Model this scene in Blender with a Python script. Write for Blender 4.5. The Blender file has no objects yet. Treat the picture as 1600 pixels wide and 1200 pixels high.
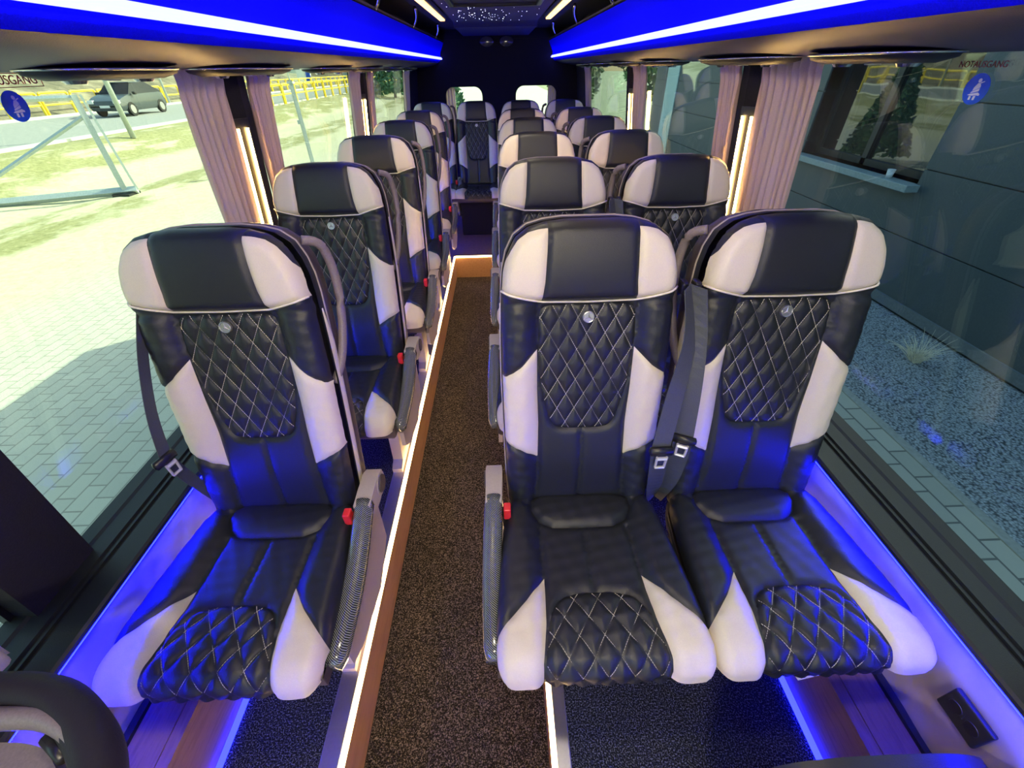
import bpy, bmesh, math, random
import numpy as np
from mathutils import Vector, Matrix
from mathutils.geometry import delaunay_2d_cdt
random.seed(7)
S=bpy.context.scene; COL=S.collection
EYE=1.46
# ------------------------------------------------------------------ camera
F=646.2; PIT,YAW,ROL=[math.radians(a) for a in (37.444,.9316,1.1953)]
def g(X,U,fw):
    c,s=math.cos(ROL),math.sin(ROL); x=X*c+U*s; up=-X*s+U*c
    c,s=math.cos(PIT),math.sin(PIT); y=fw*c+up*s; z=-fw*s+up*c
    c,s=math.cos(YAW),math.sin(YAW); return Vector((x*c+y*s,-x*s+y*c,z))
cam=bpy.data.cameras.new('camera'); co=bpy.data.objects.new('camera',cam); COL.objects.link(co)
r,u,b=g(1,0,0),g(0,1,0),-g(0,0,1)
M=Matrix.Identity(4)
for i in range(3): M[i][0]=r[i];M[i][1]=u[i];M[i][2]=b[i]
M[2][3]=EYE; co.matrix_world=M
cam.sensor_width=36; cam.lens=36*F/1600; cam.clip_start=.02; cam.clip_end=600
S.camera=co
# ------------------------------------------------------------------ materials
def new(name):
    m=bpy.data.materials.new(name); m.use_nodes=True; nt=m.node_tree
    return m,nt,nt.nodes['Principled BSDF']
def noise(nt,scale,detail=3,rough=.5,coord='Object',stretch=None):
    tc=nt.nodes.new('ShaderNodeTexCoord'); n=nt.nodes.new('ShaderNodeTexNoise')
    n.inputs['Scale'].default_value=scale;n.inputs['Detail'].default_value=detail;n.inputs['Roughness'].default_value=rough
    if stretch:
        mp=nt.nodes.new('ShaderNodeMapping'); mp.inputs['Scale'].default_value=stretch
        nt.links.new(tc.outputs[coord],mp.inputs[0]); nt.links.new(mp.outputs[0],n.inputs['Vector'])
    else: nt.links.new(tc.outputs[coord],n.inputs['Vector'])
    return n
def ramp(nt,src,stops):
    r=nt.nodes.new('ShaderNodeValToRGB'); e=r.color_ramp.elements
    while len(e)<len(stops): e.new(.5)
    for k,(p,c) in enumerate(stops): e[k].position=p; e[k].color=(*c,1)
    nt.links.new(src,r.inputs[0]); return r
def bump(nt,bs,src,st,dist=.002):
    b=nt.nodes.new('ShaderNodeBump'); b.inputs['Strength'].default_value=st; b.inputs['Distance'].default_value=dist
    nt.links.new(src,b.inputs['Height']); nt.links.new(b.outputs[0],bs.inputs['Normal']); return b
def plain(name,c,rough=.5,metal=0,nscale=0,nst=.1,vary=.12,spec=None,coord='Object'):
    m,nt,bs=new(name); bs.inputs['Roughness'].default_value=rough; bs.inputs['Metallic'].default_value=metal
    if spec is not None: bs.inputs['Specular IOR Level'].default_value=spec
    n=noise(nt,nscale or 40,3,coord=coord)
    r=ramp(nt,n.outputs['Fac'],[(.3,[x*(1-vary) for x in c]),(.7,[min(1,x*(1+vary)) for x in c])])
    nt.links.new(r.outputs[0],bs.inputs['Base Color'])
    if nscale: bump(nt,bs,n.outputs['Fac'],nst)
    return m
def emis(name,c,s):
    m,nt,bs=new(name); bs.inputs['Base Color'].default_value=(*c,1)
    bs.inputs['Emission Color'].default_value=(*c,1); bs.inputs['Emission Strength'].default_value=s
    n=noise(nt,30); mth=nt.nodes.new('ShaderNodeMapRange'); mth.inputs[3].default_value=s*.97; mth.inputs[4].default_value=s*1.03
    nt.links.new(n.outputs['Fac'],mth.inputs[0]); nt.links.new(mth.outputs[0],bs.inputs['Emission Strength']); return m
MT={}
MT['black']=plain('black_leather',(.0125,.0145,.0185),.42,nscale=700,nst=.25,vary=.15,spec=.5)
MT['cream']=plain('cream_leather',(.68,.615,.475),.5,nscale=500,nst=.12,vary=.04)
MT['thread']=plain('thread',(.60,.56,.48),.7)
MT['welt']=plain('welt_piping',(.80,.74,.60),.5)
MT['weltd']=plain('muted_welt',(.30,.255,.25),.5)
MT['shell']=plain('seat_shell',(.050,.038,.040),.45,nscale=300,nst=.1)
MT['beige']=plain('beige_plastic',(.42,.37,.33),.42,nscale=300,nst=.05,vary=.05)
MT['taupe']=plain('taupe_plastic',(.20,.165,.165),.45,nscale=300,nst=.05)
MT['dark']=plain('dark_trim',(.009,.012,.014),.5,nscale=500,nst=.15)
MT['rim']=plain('dark_upholstery',(.010,.008,.012),.7,nscale=300,nst=.2)
MT['lensd']=plain('dark_lens',(.06,.06,.075),.12,.3)
MT['silver']=plain('plate_steel',(.72,.72,.72),.4,.5)
MT['felt']=plain('dark_felt',(.0055,.0045,.0055),.95,nscale=250,nst=.4,vary=.3)
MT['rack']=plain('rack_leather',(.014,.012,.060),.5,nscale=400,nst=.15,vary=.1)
MT['ceil']=plain('ceiling_fabric',(.010,.010,.075),.9,nscale=200,nst=.2)
MT['chrome']=plain('chrome',(.75,.75,.78),.14,1,vary=.03)
MT['alu']=plain('brushed_aluminium',(.50,.50,.52),.33,.85,nscale=150,nst=.05,vary=.04)
MT['red']=plain('red_button',(.80,.03,.035),.35)
MT['web']=plain('belt_webbing',(.055,.062,.07),.55,nscale=500,nst=.3)
MT['blackp']=plain('black_plastic',(.010,.010,.012),.35)
MT['paper']=plain('white_paper',(.75,.75,.75),.6)
MT['white']=plain('white_plastic',(.8,.82,.8),.5)
MT['ledw']=emis('warm_led',(1,.62,.27),24); MT['ledw2']=emis('warm_pillar_led',(1,.62,.20),70)
MT['ledc']=emis('ceiling_led',(1,.58,.20),3)
MT['ledb']=emis('blue_led',(.075,.082,1),12)
MT['ledb2']=emis('blue_floor_led',(.006,.008,1),22)
MT['ledb3']=emis('blue_ledge_led',(.0008,.0012,1),210)
MT['fascia']=plain('fascia_blue_glow',(.008,.008,.85),.7,nscale=400,nst=.1,spec=0)  # blue glow of the rack strip put into the base colour
MT['star']=emis('star_point',(.8,.8,1),6)
MT['fill']=emis('fill_lens',(1,.95,.9),4)
def quiltmat():
    m,nt,bs=new('quilted_cream'); bs.inputs['Roughness'].default_value=.5
    n=noise(nt,7,3,.5,stretch=(1,1,1.6))
    r=ramp(nt,n.outputs['Fac'],[(.3,(.36,.32,.26)),(.7,(.41,.36,.29))]); nt.links.new(r.outputs[0],bs.inputs['Base Color'])
    v=nt.nodes.new('ShaderNodeTexWave'); v.inputs['Scale'].default_value=4; v.inputs['Distortion'].default_value=9; v.inputs['Detail'].default_value=2
    tc=nt.nodes.new('ShaderNodeTexCoord'); nt.links.new(tc.outputs['Object'],v.inputs['Vector'])
    bump(nt,bs,v.outputs['Fac'],.55,.012); return m
MT['quilt']=quiltmat()
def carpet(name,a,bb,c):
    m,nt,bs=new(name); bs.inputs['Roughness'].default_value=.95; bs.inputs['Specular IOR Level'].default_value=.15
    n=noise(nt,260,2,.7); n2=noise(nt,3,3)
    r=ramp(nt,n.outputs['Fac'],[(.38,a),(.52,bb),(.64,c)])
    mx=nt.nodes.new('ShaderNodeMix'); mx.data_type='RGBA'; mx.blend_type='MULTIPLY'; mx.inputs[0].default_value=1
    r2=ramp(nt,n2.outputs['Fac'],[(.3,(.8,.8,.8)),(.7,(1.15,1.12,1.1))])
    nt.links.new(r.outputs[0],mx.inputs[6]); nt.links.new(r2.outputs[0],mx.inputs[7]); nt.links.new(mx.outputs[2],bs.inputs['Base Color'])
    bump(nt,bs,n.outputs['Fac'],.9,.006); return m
MT['carpetA']=carpet('aisle_carpet',(.006,.005,.0045),(.026,.022,.019),(.21,.175,.15))
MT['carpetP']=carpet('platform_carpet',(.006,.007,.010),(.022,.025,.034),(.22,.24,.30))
def wood(name,a,bb,stretch,dist=12):
    m,nt,bs=new(name); bs.inputs['Roughness'].default_value=.45
    n=noise(nt,dist,6,.6,stretch=stretch); r=ramp(nt,n.outputs['Fac'],[(.25,a),(.5,bb),(.75,[x*.8 for x in a])])
    nt.links.new(r.outputs[0],bs.inputs['Base Color']); bump(nt,bs,n.outputs['Fac'],.15,.002); return m
MT['wood']=wood('oak_veneer',(.30,.155,.07),(.42,.23,.11),(6,.5,6))
MT['woodb']=wood('brown_plank',(.16,.085,.065),(.24,.14,.105),(7,.8,7),10)
def carbon():
    m,nt,bs=new('carbon_fibre'); bs.inputs['Roughness'].default_value=.16; bs.inputs['Coat Weight'].default_value=.6
    w=nt.nodes.new('ShaderNodeTexWave'); w.bands_direction='DIAGONAL'; w.inputs['Scale'].default_value=105
    tc=nt.nodes.new('ShaderNodeTexCoord'); nt.links.new(tc.outputs['Object'],w.inputs['Vector'])
    r=ramp(nt,w.outputs['Fac'],[(.35,(.012,.014,.016)),(.65,(.22,.24,.25))]); nt.links.new(r.outputs[0],bs.inputs['Base Color']); return m
MT['carbon']=carbon()
def curtainm():
    m,nt,bs=new('curtain_cloth'); bs.inputs['Roughness'].default_value=.85
    n=noise(nt,350,2); r=ramp(nt,n.outputs['Fac'],[(.3,(.58,.41,.37)),(.7,(.66,.48,.43))]); nt.links.new(r.outputs[0],bs.inputs['Base Color'])
    bump(nt,bs,n.outputs['Fac'],.2,.001)
    tr=nt.nodes.new('ShaderNodeBsdfTranslucent'); tr.inputs[0].default_value=(.5,.4,.38,1)
    mx=nt.nodes.new('ShaderNodeMixShader'); mx.inputs[0].default_value=.2
    o=nt.nodes['Material Output']; nt.links.new(bs.outputs[0],mx.inputs[1]); nt.links.new(tr.outputs[0],mx.inputs[2]); nt.links.new(mx.outputs[0],o.inputs[0]); return m
MT['curtain']=curtainm()
def glassm(name,tint,refl=1.0,ior=1.45):
    m=bpy.data.materials.new(name); m.use_nodes=True; nt=m.node_tree; nt.nodes.clear()
    o=nt.nodes.new('ShaderNodeOutputMaterial'); t=nt.nodes.new('ShaderNodeBsdfTransparent'); gl=nt.nodes.new('ShaderNodeBsdfGlossy')
    gl.inputs['Roughness'].default_value=.01; gl.inputs[0].default_value=(refl,refl,refl,1)
    n=noise(nt,1.5,1,coord='Object'); r=ramp(nt,n.outputs['Fac'],[(0,[x*.985 for x in tint]),(1,tint)]); nt.links.new(r.outputs[0],t.inputs[0])
    lw=nt.nodes.new('ShaderNodeLayerWeight'); lw.inputs[0].default_value=.5
    pw=nt.nodes.new('ShaderNodeMath'); pw.operation='POWER'; pw.inputs[1].default_value=4.5; nt.links.new(lw.outputs['Facing'],pw.inputs[0])
    f=nt.nodes.new('ShaderNodeMath'); f.operation='MULTIPLY_ADD'; f.inputs[1].default_value=.9; f.inputs[2].default_value=.035*ior; nt.links.new(pw.outputs[0],f.inputs[0])
    mx=nt.nodes.new('ShaderNodeMixShader'); nt.links.new(f.outputs[0],mx.inputs[0]); nt.links.new(t.outputs[0],mx.inputs[1]); nt.links.new(gl.outputs[0],mx.inputs[2]); nt.links.new(mx.outputs[0],o.inputs[0]); return m
MT['glassL']=glassm('window_glass',(.85,.96,.86),.8)
MT['glassR']=glassm('tinted_window_glass',(.80,.93,.90),1.0)
# ------------------------------------------------------------------ helpers
def link(name,me,mat,parent=None,smooth=False):
    me.materials.clear()
    for m in (mat if isinstance(mat,(list,tuple)) else [mat]): me.materials.append(m)
    if smooth: me.polygons.foreach_set('use_smooth',[True]*len(me.polygons))
    o=bpy.data.objects.new(name,me); COL.objects.link(o)
    if parent: o.parent=parent
    return o
def tag(o,label=None,cat=None,group=None,kind=None):
    if label:o['label']=label
    if cat:o['category']=cat
    if group:o['group']=group
    if kind:o['kind']=kind
    return o
def empty(name,loc=(0,0,0),rz=0):
    o=bpy.data.objects.new(name,None); COL.objects.link(o); o.location=loc; o.rotation_euler=(0,0,rz); o.empty_display_size=.1; return o
def copy_tree(o,parent=None):
    c=o.copy(); COL.objects.link(c); c.parent=parent
    for ch in o.children: copy_tree(ch,c)
    return c
class MB:
    def __init__(s): s.v=[];s.f=[];s.m=[]
    def add(s,v,f,mi=0):
        k=len(s.v); s.v+=[tuple(x) for x in v]; s.f+=[tuple(i+k for i in q) for q in f]; s.m+=[mi]*len(f); return s
    def box(s,x0,x1,y0,y1,z0,z1,bv=0,mi=0):
        if x1<x0:x0,x1=x1,x0
        if bv<=0:
            return s.add([(x,y,z) for x in(x0,x1) for y in(y0,y1) for z in(z0,z1)],[(0,1,3,2),(4,6,7,5),(0,4,5,1),(2,3,7,6),(0,2,6,4),(1,5,7,3)],mi)
        bm=bmesh.new(); bmesh.ops.create_cube(bm,size=1)
        bmesh.ops.scale(bm,vec=(x1-x0,y1-y0,z1-z0),verts=bm.verts); bmesh.ops.translate(bm,vec=((x0+x1)/2,(y0+y1)/2,(z0+z1)/2),verts=bm.verts)
        bmesh.ops.bevel(bm,geom=bm.edges[:],offset=bv,segments=3,affect='EDGES',profile=.5)
        bm.verts.ensure_lookup_table(); s.add([v.co for v in bm.verts],[[v.index for v in f.verts] for f in bm.faces],mi); bm.free(); return s
    def tube(s,pts,rad,n=10,cap=True,mi=0,flat=1.0,upv=(0,0,1)):
        pts=[Vector(p) for p in pts]; rr=rad if isinstance(rad,(list,tuple)) else [rad]*len(pts)
        V=[];Fc=[]
        for i,p in enumerate(pts):
            t=(pts[min(i+1,len(pts)-1)]-pts[max(i-1,0)]).normalized()
            a=Vector(upv); 
            if abs(t.dot(a))>.95:a=Vector((1,0,0))
            e1=t.cross(a).normalized(); e2=t.cross(e1).normalized()
            for k in range(n):
                th=2*math.pi*k/n; V.append(p+e1*math.cos(th)*rr[i]+e2*math.sin(th)*rr[i]*flat)
        for i in range(len(pts)-1):
            for k in range(n): Fc.append((i*n+k,i*n+(k+1)%n,(i+1)*n+(k+1)%n,(i+1)*n+k))
        if cap: Fc.append(tuple(range(n))[::-1]); Fc.append(tuple((len(pts)-1)*n+k for k in range(n)))
        return s.add(V,Fc,mi)
    def prism(s,poly,axis,a,b,mi=0):
        # poly: 2D points in the plane of the two other axes, extruded from a to b
        n=len(poly)
        def P(q,t): return {'x':(t,q[0],q[1]),'y':(q[0],t,q[1]),'z':(q[0],q[1],t)}[axis]
        V=[P(q,a) for q in poly]+[P(q,b) for q in poly]
        return s.add(V,[tuple(range(n)),tuple(range(n,2*n))[::-1]]+[(i,n+i,n+(i+1)%n,(i+1)%n) for i in range(n)],mi)
    def disc(s,c,ax,r0,h,n=28,r1=None,mi=0):
        c=Vector(c);ax=Vector(ax).normalized(); r1=r0 if r1 is None else r1
        a=ax.orthogonal().normalized(); bb=ax.cross(a)
        V=[c+(a*math.cos(2*math.pi*k/n)+bb*math.sin(2*math.pi*k/n))*r0 for k in range(n)]+[c+ax*h+(a*math.cos(2*math.pi*k/n)+bb*math.sin(2*math.pi*k/n))*r1 for k in range(n)]
        return s.add(V,[tuple(range(n))[::-1],tuple(range(n,2*n))]+[(i,(i+1)%n,n+(i+1)%n,n+i) for i in range(n)],mi)
    def me(s,name):
        m=bpy.data.meshes.new(name); m.from_pydata(s.v,[],s.f); m.polygons.foreach_set('material_index',s.m)
        bm=bmesh.new(); bm.from_mesh(m); bmesh.ops.recalc_face_normals(bm,faces=bm.faces); bm.to_mesh(m); bm.free(); m.update(); return m
    def build(s,name,mat,parent=None,smooth=False,auto=False):
        m=s.me(name); o=link(name,m,mat,parent,smooth or auto)
        if auto:
            try: m.set_sharp_from_angle(angle=math.radians(38))
            except Exception: pass
        return o
def struct(name,mb,mat,**k): return tag(mb.build(name,mat,**k),kind='structure')
# ------------------------------------------------------------------ SEAT
REC=math.radians(12.3)
def bp(u,v,h): return (u, v*math.sin(REC)-h*math.cos(REC), .453+v*math.cos(REC)+h*math.sin(REC))
def smooth(pts,n=3,closed=True):
    for _ in range(n):
        q=[];N=len(pts)
        rng=range(N) if closed else range(N-1)
        if not closed:q.append(pts[0])
        for i in rng:
            a,b=pts[i],pts[(i+1)%N]; q+=[(a[0]*.75+b[0]*.25,a[1]*.75+b[1]*.25),(a[0]*.25+b[0]*.75,a[1]*.25+b[1]*.75)]
        if not closed:q.append(pts[-1])
        pts=q
    return pts
def resample(pts,d,closed=False):
    P=[np.array(p,float) for p in pts]+([np.array(pts[0],float)] if closed else [])
    L=[0]
    for i in range(1,len(P)): L.append(L[-1]+np.linalg.norm(P[i]-P[i-1]))
    n=max(1,round(L[-1]/d)); out=[];j=0
    for k in range(n+(0 if closed else 1)):
        t=L[-1]*k/n
        while j<len(L)-2 and L[j+1]<t:j+=1
        w=(t-L[j])/max(1e-9,L[j+1]-L[j]); out.append(tuple(P[j]*(1-w)+P[j+1]*w))
    return out
def mir(p): return [(-x,y) for x,y in p]
def segdist(P,segs):
    P=np.asarray(P,float)
    if len(segs)==0: return np.full(len(P),9.)
    A=np.array([s[0] for s in segs]);B=np.array([s[1] for s in segs]);AB=B-A
    out=np.full(len(P),9.)
    for i in range(0,len(P),2000):
        p=P[i:i+2000][:,None,:]; t=((p-A)*AB).sum(2)/np.maximum((AB**2).sum(1),1e-12); t=np.clip(t,0,1)
        out[i:i+2000]=np.sqrt((((p-A-t[...,None]*AB))**2).sum(2)).min(1)
    return out
def segs(line,closed=False):
    n=len(line); return [(line[i],line[(i+1)%n]) for i in range(n if closed else n-1)]
def inside(P,poly):
    P=np.asarray(P,float); x,y=P[:,0],P[:,1]; r=np.zeros(len(P),bool); n=len(poly)
    for i in range(n):
        x1,y1=poly[i];x2,y2=poly[(i+1)%n]
        if y1==y2: continue
        c=((y1>y)!=(y2>y))&(x<(x2-x1)*(y-y1)/(y2-y1)+x1); r^=c
    return r
def sst(x,a,b):
    t=np.clip((x-a)/(b-a),0,1); return t*t*(3-2*t)
def panel(outline,regions,lines,hfun,mapf,sp,fine_poly,spf):
    """triangulates outline with region borders as hard edges; regions: name -> polygon, first match wins"""
    out=resample(outline,sp*.8,True); C=[segs(out,True)]
    polys={k:resample(v,sp*.8,True) for k,v in regions.items()}
    verts=list(out); edges=[(i,(i+1)%len(out)) for i in range(len(out))]
    allseg=segs(out,True)
    for nm,p in polys.items():
        ins=inside(p,out)
        k=len(verts); verts+=p
        for i in range(len(p)):
            j=(i+1)%len(p)
            if ins[i] or ins[j]: edges.append((k+i,k+j))
        allseg+=segs(p,True)
    for ln in lines:
        ln=resample(ln,sp*.8); k=len(verts); verts+=ln
        edges+=[(k+i,k+i+1) for i in range(len(ln)-1)]; allseg+=segs(ln)
    xs=[p[0] for p in out];ys=[p[1] for p in out]; G=[]
    def grid(s): 
        q=[];y=min(ys);j=0
        while y<max(ys):
            x=min(xs)+(s/2 if j%2 else 0)
            while x<max(xs): q.append((x,y)); x+=s
            y+=s*.87;j+=1
        return np.array(q)
    g1=grid(sp); g1=g1[inside(g1,out)]; g2=grid(spf); m=inside(g2,fine_poly); g2=g2[m&inside(g2,out)]
    g1=g1[~inside(g1,fine_poly)]; G=np.vstack([g1,g2]); d=segdist(G,allseg); G=G[d>spf*.5]
    # rings that follow the edge so the roll is round
    c=np.mean(np.array(out),0); ring=[]
    O=np.array(out); T=np.roll(O,-1,0)-np.roll(O,1,0); Nn=np.stack([-T[:,1],T[:,0]],1); Nn/=np.linalg.norm(Nn,axis=1)[:,None]
    if ((O+Nn*.01-c)**2).sum()>((O-Nn*.01-c)**2).sum(): Nn=-Nn
    for e in(.0012,.004,.009,.016): ring.append(O+Nn*e)
    ring=np.vstack(ring); 
    dg=segdist(G,segs(out,True)); G=G[dg>.019]
    inner=[s for s in allseg[len(out):]]
    ring=ring[(segdist(ring,inner)>.0025)&inside(ring,out)]
    verts=verts+[tuple(p) for p in G]+[tuple(p) for p in ring]
    res=delaunay_2d_cdt([Vector(v) for v in verts],edges,[],0,1e-5)
    V=np.array([(v.x,v.y) for v in res[0]]); Fa=[f for f in res[2] if len(f)==3]
    ce=np.array([V[list(f)].mean(0) for f in Fa]); ok=inside(ce,out)
    owner=np.full(len(Fa),-1); names=list(polys)
    for i,n in reversed(list(enumerate(names))): owner[inside(ce,polys[n])]=i
    e=segdist(V,segs(out,True)); H=hfun(V[:,0],V[:,1],e); P=[mapf(a[0],a[1],h) for a,h in zip(V,H)]
    meshes={}
    for i,n in [(-1,'main')]+list(enumerate(names)):
        idx=[k for k in range(len(Fa)) if ok[k] and owner[k]==i]
        if not idx: continue
        mp={};vv=[];ff=[]
        for k in idx:
            q=[]
            for w in Fa[k]:
                if w not in mp: mp[w]=len(vv); vv.append(P[w])
                q.append(mp[w])
            ff.append(q)
        me=bpy.data.meshes.new(n); me.from_pydata(vv,[],ff); me.update(); meshes[n]=me
    return meshes,out
def cliplines(poly,du,dv,off=0,v0=0):
    """two families of slanted lines (diamond du wide, dv tall) clipped to the polygon"""
    L=[]
    us=[p[0] for p in poly];vs=[p[1] for p in poly]
    for sg in(1,-1):
        k=-30
        while k<=30:
            c=k*du+off; a=None
            v=min(vs)
            step=.002; cur=[]
            while v<=max(vs)+1e-9:
                uu=c+sg*(v-v0)*du/dv
                if inside([(uu,v)],poly)[0]: cur.append((uu,v))
                elif cur:
                    if len(cur)>6:L.append((cur[0],cur[-1]))
                    cur=[]
                v+=step
            if len(cur)>6:L.append((cur[0],cur[-1]))
            k+=1
    return L
def threads(lines,hfun,mapf,outseg,dash=.0042,gap=.0012,w=.0007,hh=.0010,wmax=None):
    m=MB()
    for a,b in lines:
        a=np.array(a);b=np.array(b)
        if wmax is not None:
            if a[1]>wmax: continue
            if b[1]>wmax: b=a+(b-a)*(wmax-a[1])/(b[1]-a[1])
        L=np.linalg.norm(b-a)
        if L<.01: continue
        t=(b-a)/L;n=np.array([-t[1],t[0]]); s=.002
        while s+dash<L:
            p0=a+t*s;p1=a+t*(s+dash)
            q=[p0-n*w,p0,p0+n*w,p1-n*w,p1,p1+n*w]
            uu=np.array([x[0] for x in q]);vv=np.array([x[1] for x in q]); e=segdist(q,outseg); h=hfun(uu,vv,e)
            hc=max(h)
            P=[mapf(uu[i],vv[i],hc+(hh if i in(1,4) else .0001)) for i in range(6)]
            m.add(P,[(0,1,4,3),(1,2,5,4)]); s+=dash+gap
    return m
# ---- backrest outline and seams, measured on the photograph
half=[(.0,.762),(.06,.762),(.105,.757),(.142,.747),(.172,.725),(.190,.69),(.2,.65),(.204,.607),(.207,.50),(.209,.38),(.207,.20),(.204,.05),(.198,-.05)]
bout=half+[(-x,y) for x,y in half[::-1][:-1]]
bout=[p for p in bout]
pip=[(-.215,.612),(-.187,.604),(-.112,.583),(0,.580),(.112,.583),(.187,.604),(.215,.612)]
hinR=[(.098,.78),(.101,.70),(.105,.63),(.112,.583)]
dia=smooth([(-.108,.574),(0,.573),(.108,.574),(.118,.545),(.119,.44),(.110,.35),(.092,.275),(.078,.245),(.058,.234),(0,.233),(-.058,.234),(-.078,.245),(-.092,.275),(-.110,.35),(-.119,.44),(-.118,.545)],2)
R_head=[(-.112,.583)]+[(0,.580)]+hinR[::-1][:]+mir(hinR)
R_head=[(-.112,.583),(0,.580),(.112,.583),(.105,.63),(.101,.70),(.098,.80),(-.098,.80),(-.101,.70),(-.105,.63)]
R_hs=[(.112,.583),(.187,.604),(.24,.616),(.207,.640),(.200,.655),(.1925,.678),(.180,.70),(.165,.722),(.142,.7375),(.12,.743),(.098,.7455),(.101,.70),(.105,.63)]
R_w=[(.121,.462),(.165,.418),(.24,.366),(.24,.213),(.165,.176),(.119,.145),(.117,.25),(.1205,.35)]
cl=[[(.120,.575),(.126,.50),(.121,.462)],[(.119,.145),(.122,.06),(.132,-.04)]]
blines=cl+[mir(l) for l in cl]+[[(0,.231),(0,-.04)],[(-.204,.609),(-.187,.604),(-.112,.583)],[(.112,.583),(.187,.604),(.204,.609)]]
quiltB=cliplines(dia,.0455,.082,.0,.235+.02)
seamB=segs(dia,True)+[s for l in blines for s in segs(l)]+segs(R_head,True)+segs(R_hs,True)+segs(mir(R_hs),True)+segs(R_w,True)+segs(mir(R_w),True)
side=[(.186,.575),(.190,.40),(.188,.20),(.184,0)]; sideS=segs(side)+segs(mir(side))
diap=dia
boutS=resample(bout,.006,True)
bedge=[s for s in segs(boutS,True) if not (s[0][1]<-.03 and s[1][1]<-.03)]
def hB(u,v,e):
    P=np.stack([u,v],1); a=np.abs(u); e=segdist(P,bedge)
    body=1-sst(v,.56,.60)
    h=.021*sst(a,.112,.160)*body+.010*np.exp(-((v-.13)/.11)**2)*(1-sst(a,.1,.14))
    hd=sst(v,.575,.60); t=np.clip((v-.58)/.18,0,1); h=h+hd*(.020+.012*np.sin(np.pi*t)**.7*(1-.25*(a/.2)**2))
    h=h-hd*.0*t
    d=segdist(P,seamB); h=h-.0075*np.exp(-(d/.0055)**1.3)
    inq=inside(P,diap); dq=segdist(P,[(x,y) for x,y in quiltB]); h=h+np.where(inq,.0065*(1-np.exp(-dq/.007))-.004,0)
    h=h-.005*np.exp(-(segdist(P,sideS)/.004)**2)
    # soft leather wrinkles near the shoulders
    h=h+.0012*np.sin(u*95+v*60)*np.sin(v*130-u*40)*sst(a,.12,.15)*body
    r=.026; q=np.clip(e/r,0,1); h=h-(.040)*(1-np.sqrt(np.maximum(0,1-(1-q)**2)))
    return h
bm_,bo=panel(bout,{'quilt':dia,'head':R_head,'hs1':R_hs,'hs2':mir(R_hs),'w1':R_w,'w2':mir(R_w)},blines,hB,bp,.0085,dia,.0042)
thB=threads(quiltB,hB,bp,bedge).me('stitching')
# ---- cushion
def cpt(u,w,h):
    # w runs forward from the backrest; beyond .42 the surface rolls down the front
    w0=.400; R=.046
    if w>0: w=w*.955
    base=.453+.009*min(1,max(0,w/.4))
    if w<=w0: return (u,-w,base+h)
    a=(w-w0)/R
    if a<1.35: return (u,-(w0+(R+h)*math.sin(a)),base-R+(R+h)*math.cos(a))
    dd=(w-w0)-1.35*R; return (u,-(w0+(R+h)*math.sin(1.35)+dd*math.cos(1.35)*1.0*.3),base-R+(R+h)*math.cos(1.35)-dd)
chalf=[(0,-.02),(.15,-.02),(.195,.0),(.214,.05),(.224,.14),(.233,.25),(.240,.36),(.239,.42),(.238,.47),(.232,.503),(.12,.510),(0,.510)]
cout=chalf+[(-x,y) for x,y in chalf[::-1][1:-1]]
pad=smooth([(-.112,.104),(0,.108),(.112,.104),(.150,.030),(.11,-.03),(-.11,-.03),(-.150,.030)],1)
cdia=smooth([(-.136,.56),(.136,.56),(.134,.45),(.121,.375),(.103,.325),(.07,.299),(0,.294),(-.07,.299),(-.103,.325),(-.121,.375),(-.134,.45)],2)
C_w=[(.121,.255),(.17,.32),(.27,.425),(.27,.56),(.139,.56),(.138,.45),(.126,.37),(.122,.30)]
cl2=[[(.118,.106),(.120,.18),(.121,.255)],[(0,.109),(0,.292)],[(.151,.03),(.205,-.01)]]
cli=cl2+[mir(cl2[0]),mir(cl2[2])]
quiltC=cliplines(cdia,.056,.084,.0,.315)
quiltC=[(a,b) for a,b in quiltC if True]
seamC=segs(pad,True)+segs(cdia,True)+[s for l in cli for s in segs(l)]+segs(C_w,True)+segs(mir(C_w),True)
coutS=resample(cout,.006,True)
cedge=[s for s in segs(coutS,True) if not(s[0][1]>.50 and s[1][1]>.50)]
def hC(u,w,e):
    P=np.stack([u,w],1);a=np.abs(u); e=segdist(P,cedge)
    h=.020*sst(a,.115,.165)*(1-.3*sst(w,.3,.45))+.008*sst(w,.28,.36)*(1-sst(a,.11,.15))
    h=h+.012*np.where(inside(P,pad),1-np.exp(-segdist(P,segs(pad,True))/.02),0)
    h=h-.0085*np.exp(-(segdist(P,seamC)/.006)**1.3)
    inq=inside(P,cdia);dq=segdist(P,quiltC);h=h+np.where(inq,.009*(1-np.exp(-dq/.009))-.004,0)
    h=h+.001*np.sin(u*85+w*60)*np.sin(w*120-u*50)
    r=.028;q=np.clip(e/r,0,1);h=h-.045*(1-np.sqrt(np.maximum(0,1-(1-q)**2)))
    return h
cm_,coo=panel(cout,{'pad':pad,'quilt':cdia,'w1':C_w,'w2':mir(C_w)},cli,hC,cpt,.0095,cdia,.005)
thC=threads(quiltC,hC,cpt,cedge,wmax=.484).me('stitching')
def loops(outline,mapf,spec):
    """spec: list of (inset, depth); returns skin joining successive loops"""
    O=np.array(outline); T=np.roll(O,-1,0)-np.roll(O,1,0); Nn=np.stack([-T[:,1],T[:,0]],1); Nn/=np.linalg.norm(Nn,axis=1)[:,None]
    c=O.mean(0)
    if ((O+Nn*.01-c)**2).sum()>((O-Nn*.01-c)**2).sum(): Nn=-Nn
    m=MB();n=len(O);V=[]
    for ins,dep in spec: V+=[mapf(p[0],p[1],dep) for p in O+Nn*ins]
    m.add(V,[(k*n+i,k*n+(i+1)%n,(k+1)*n+(i+1)%n,(k+1)*n+i) for k in range(len(spec)-1) for i in range(n)]); return m,n
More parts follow.
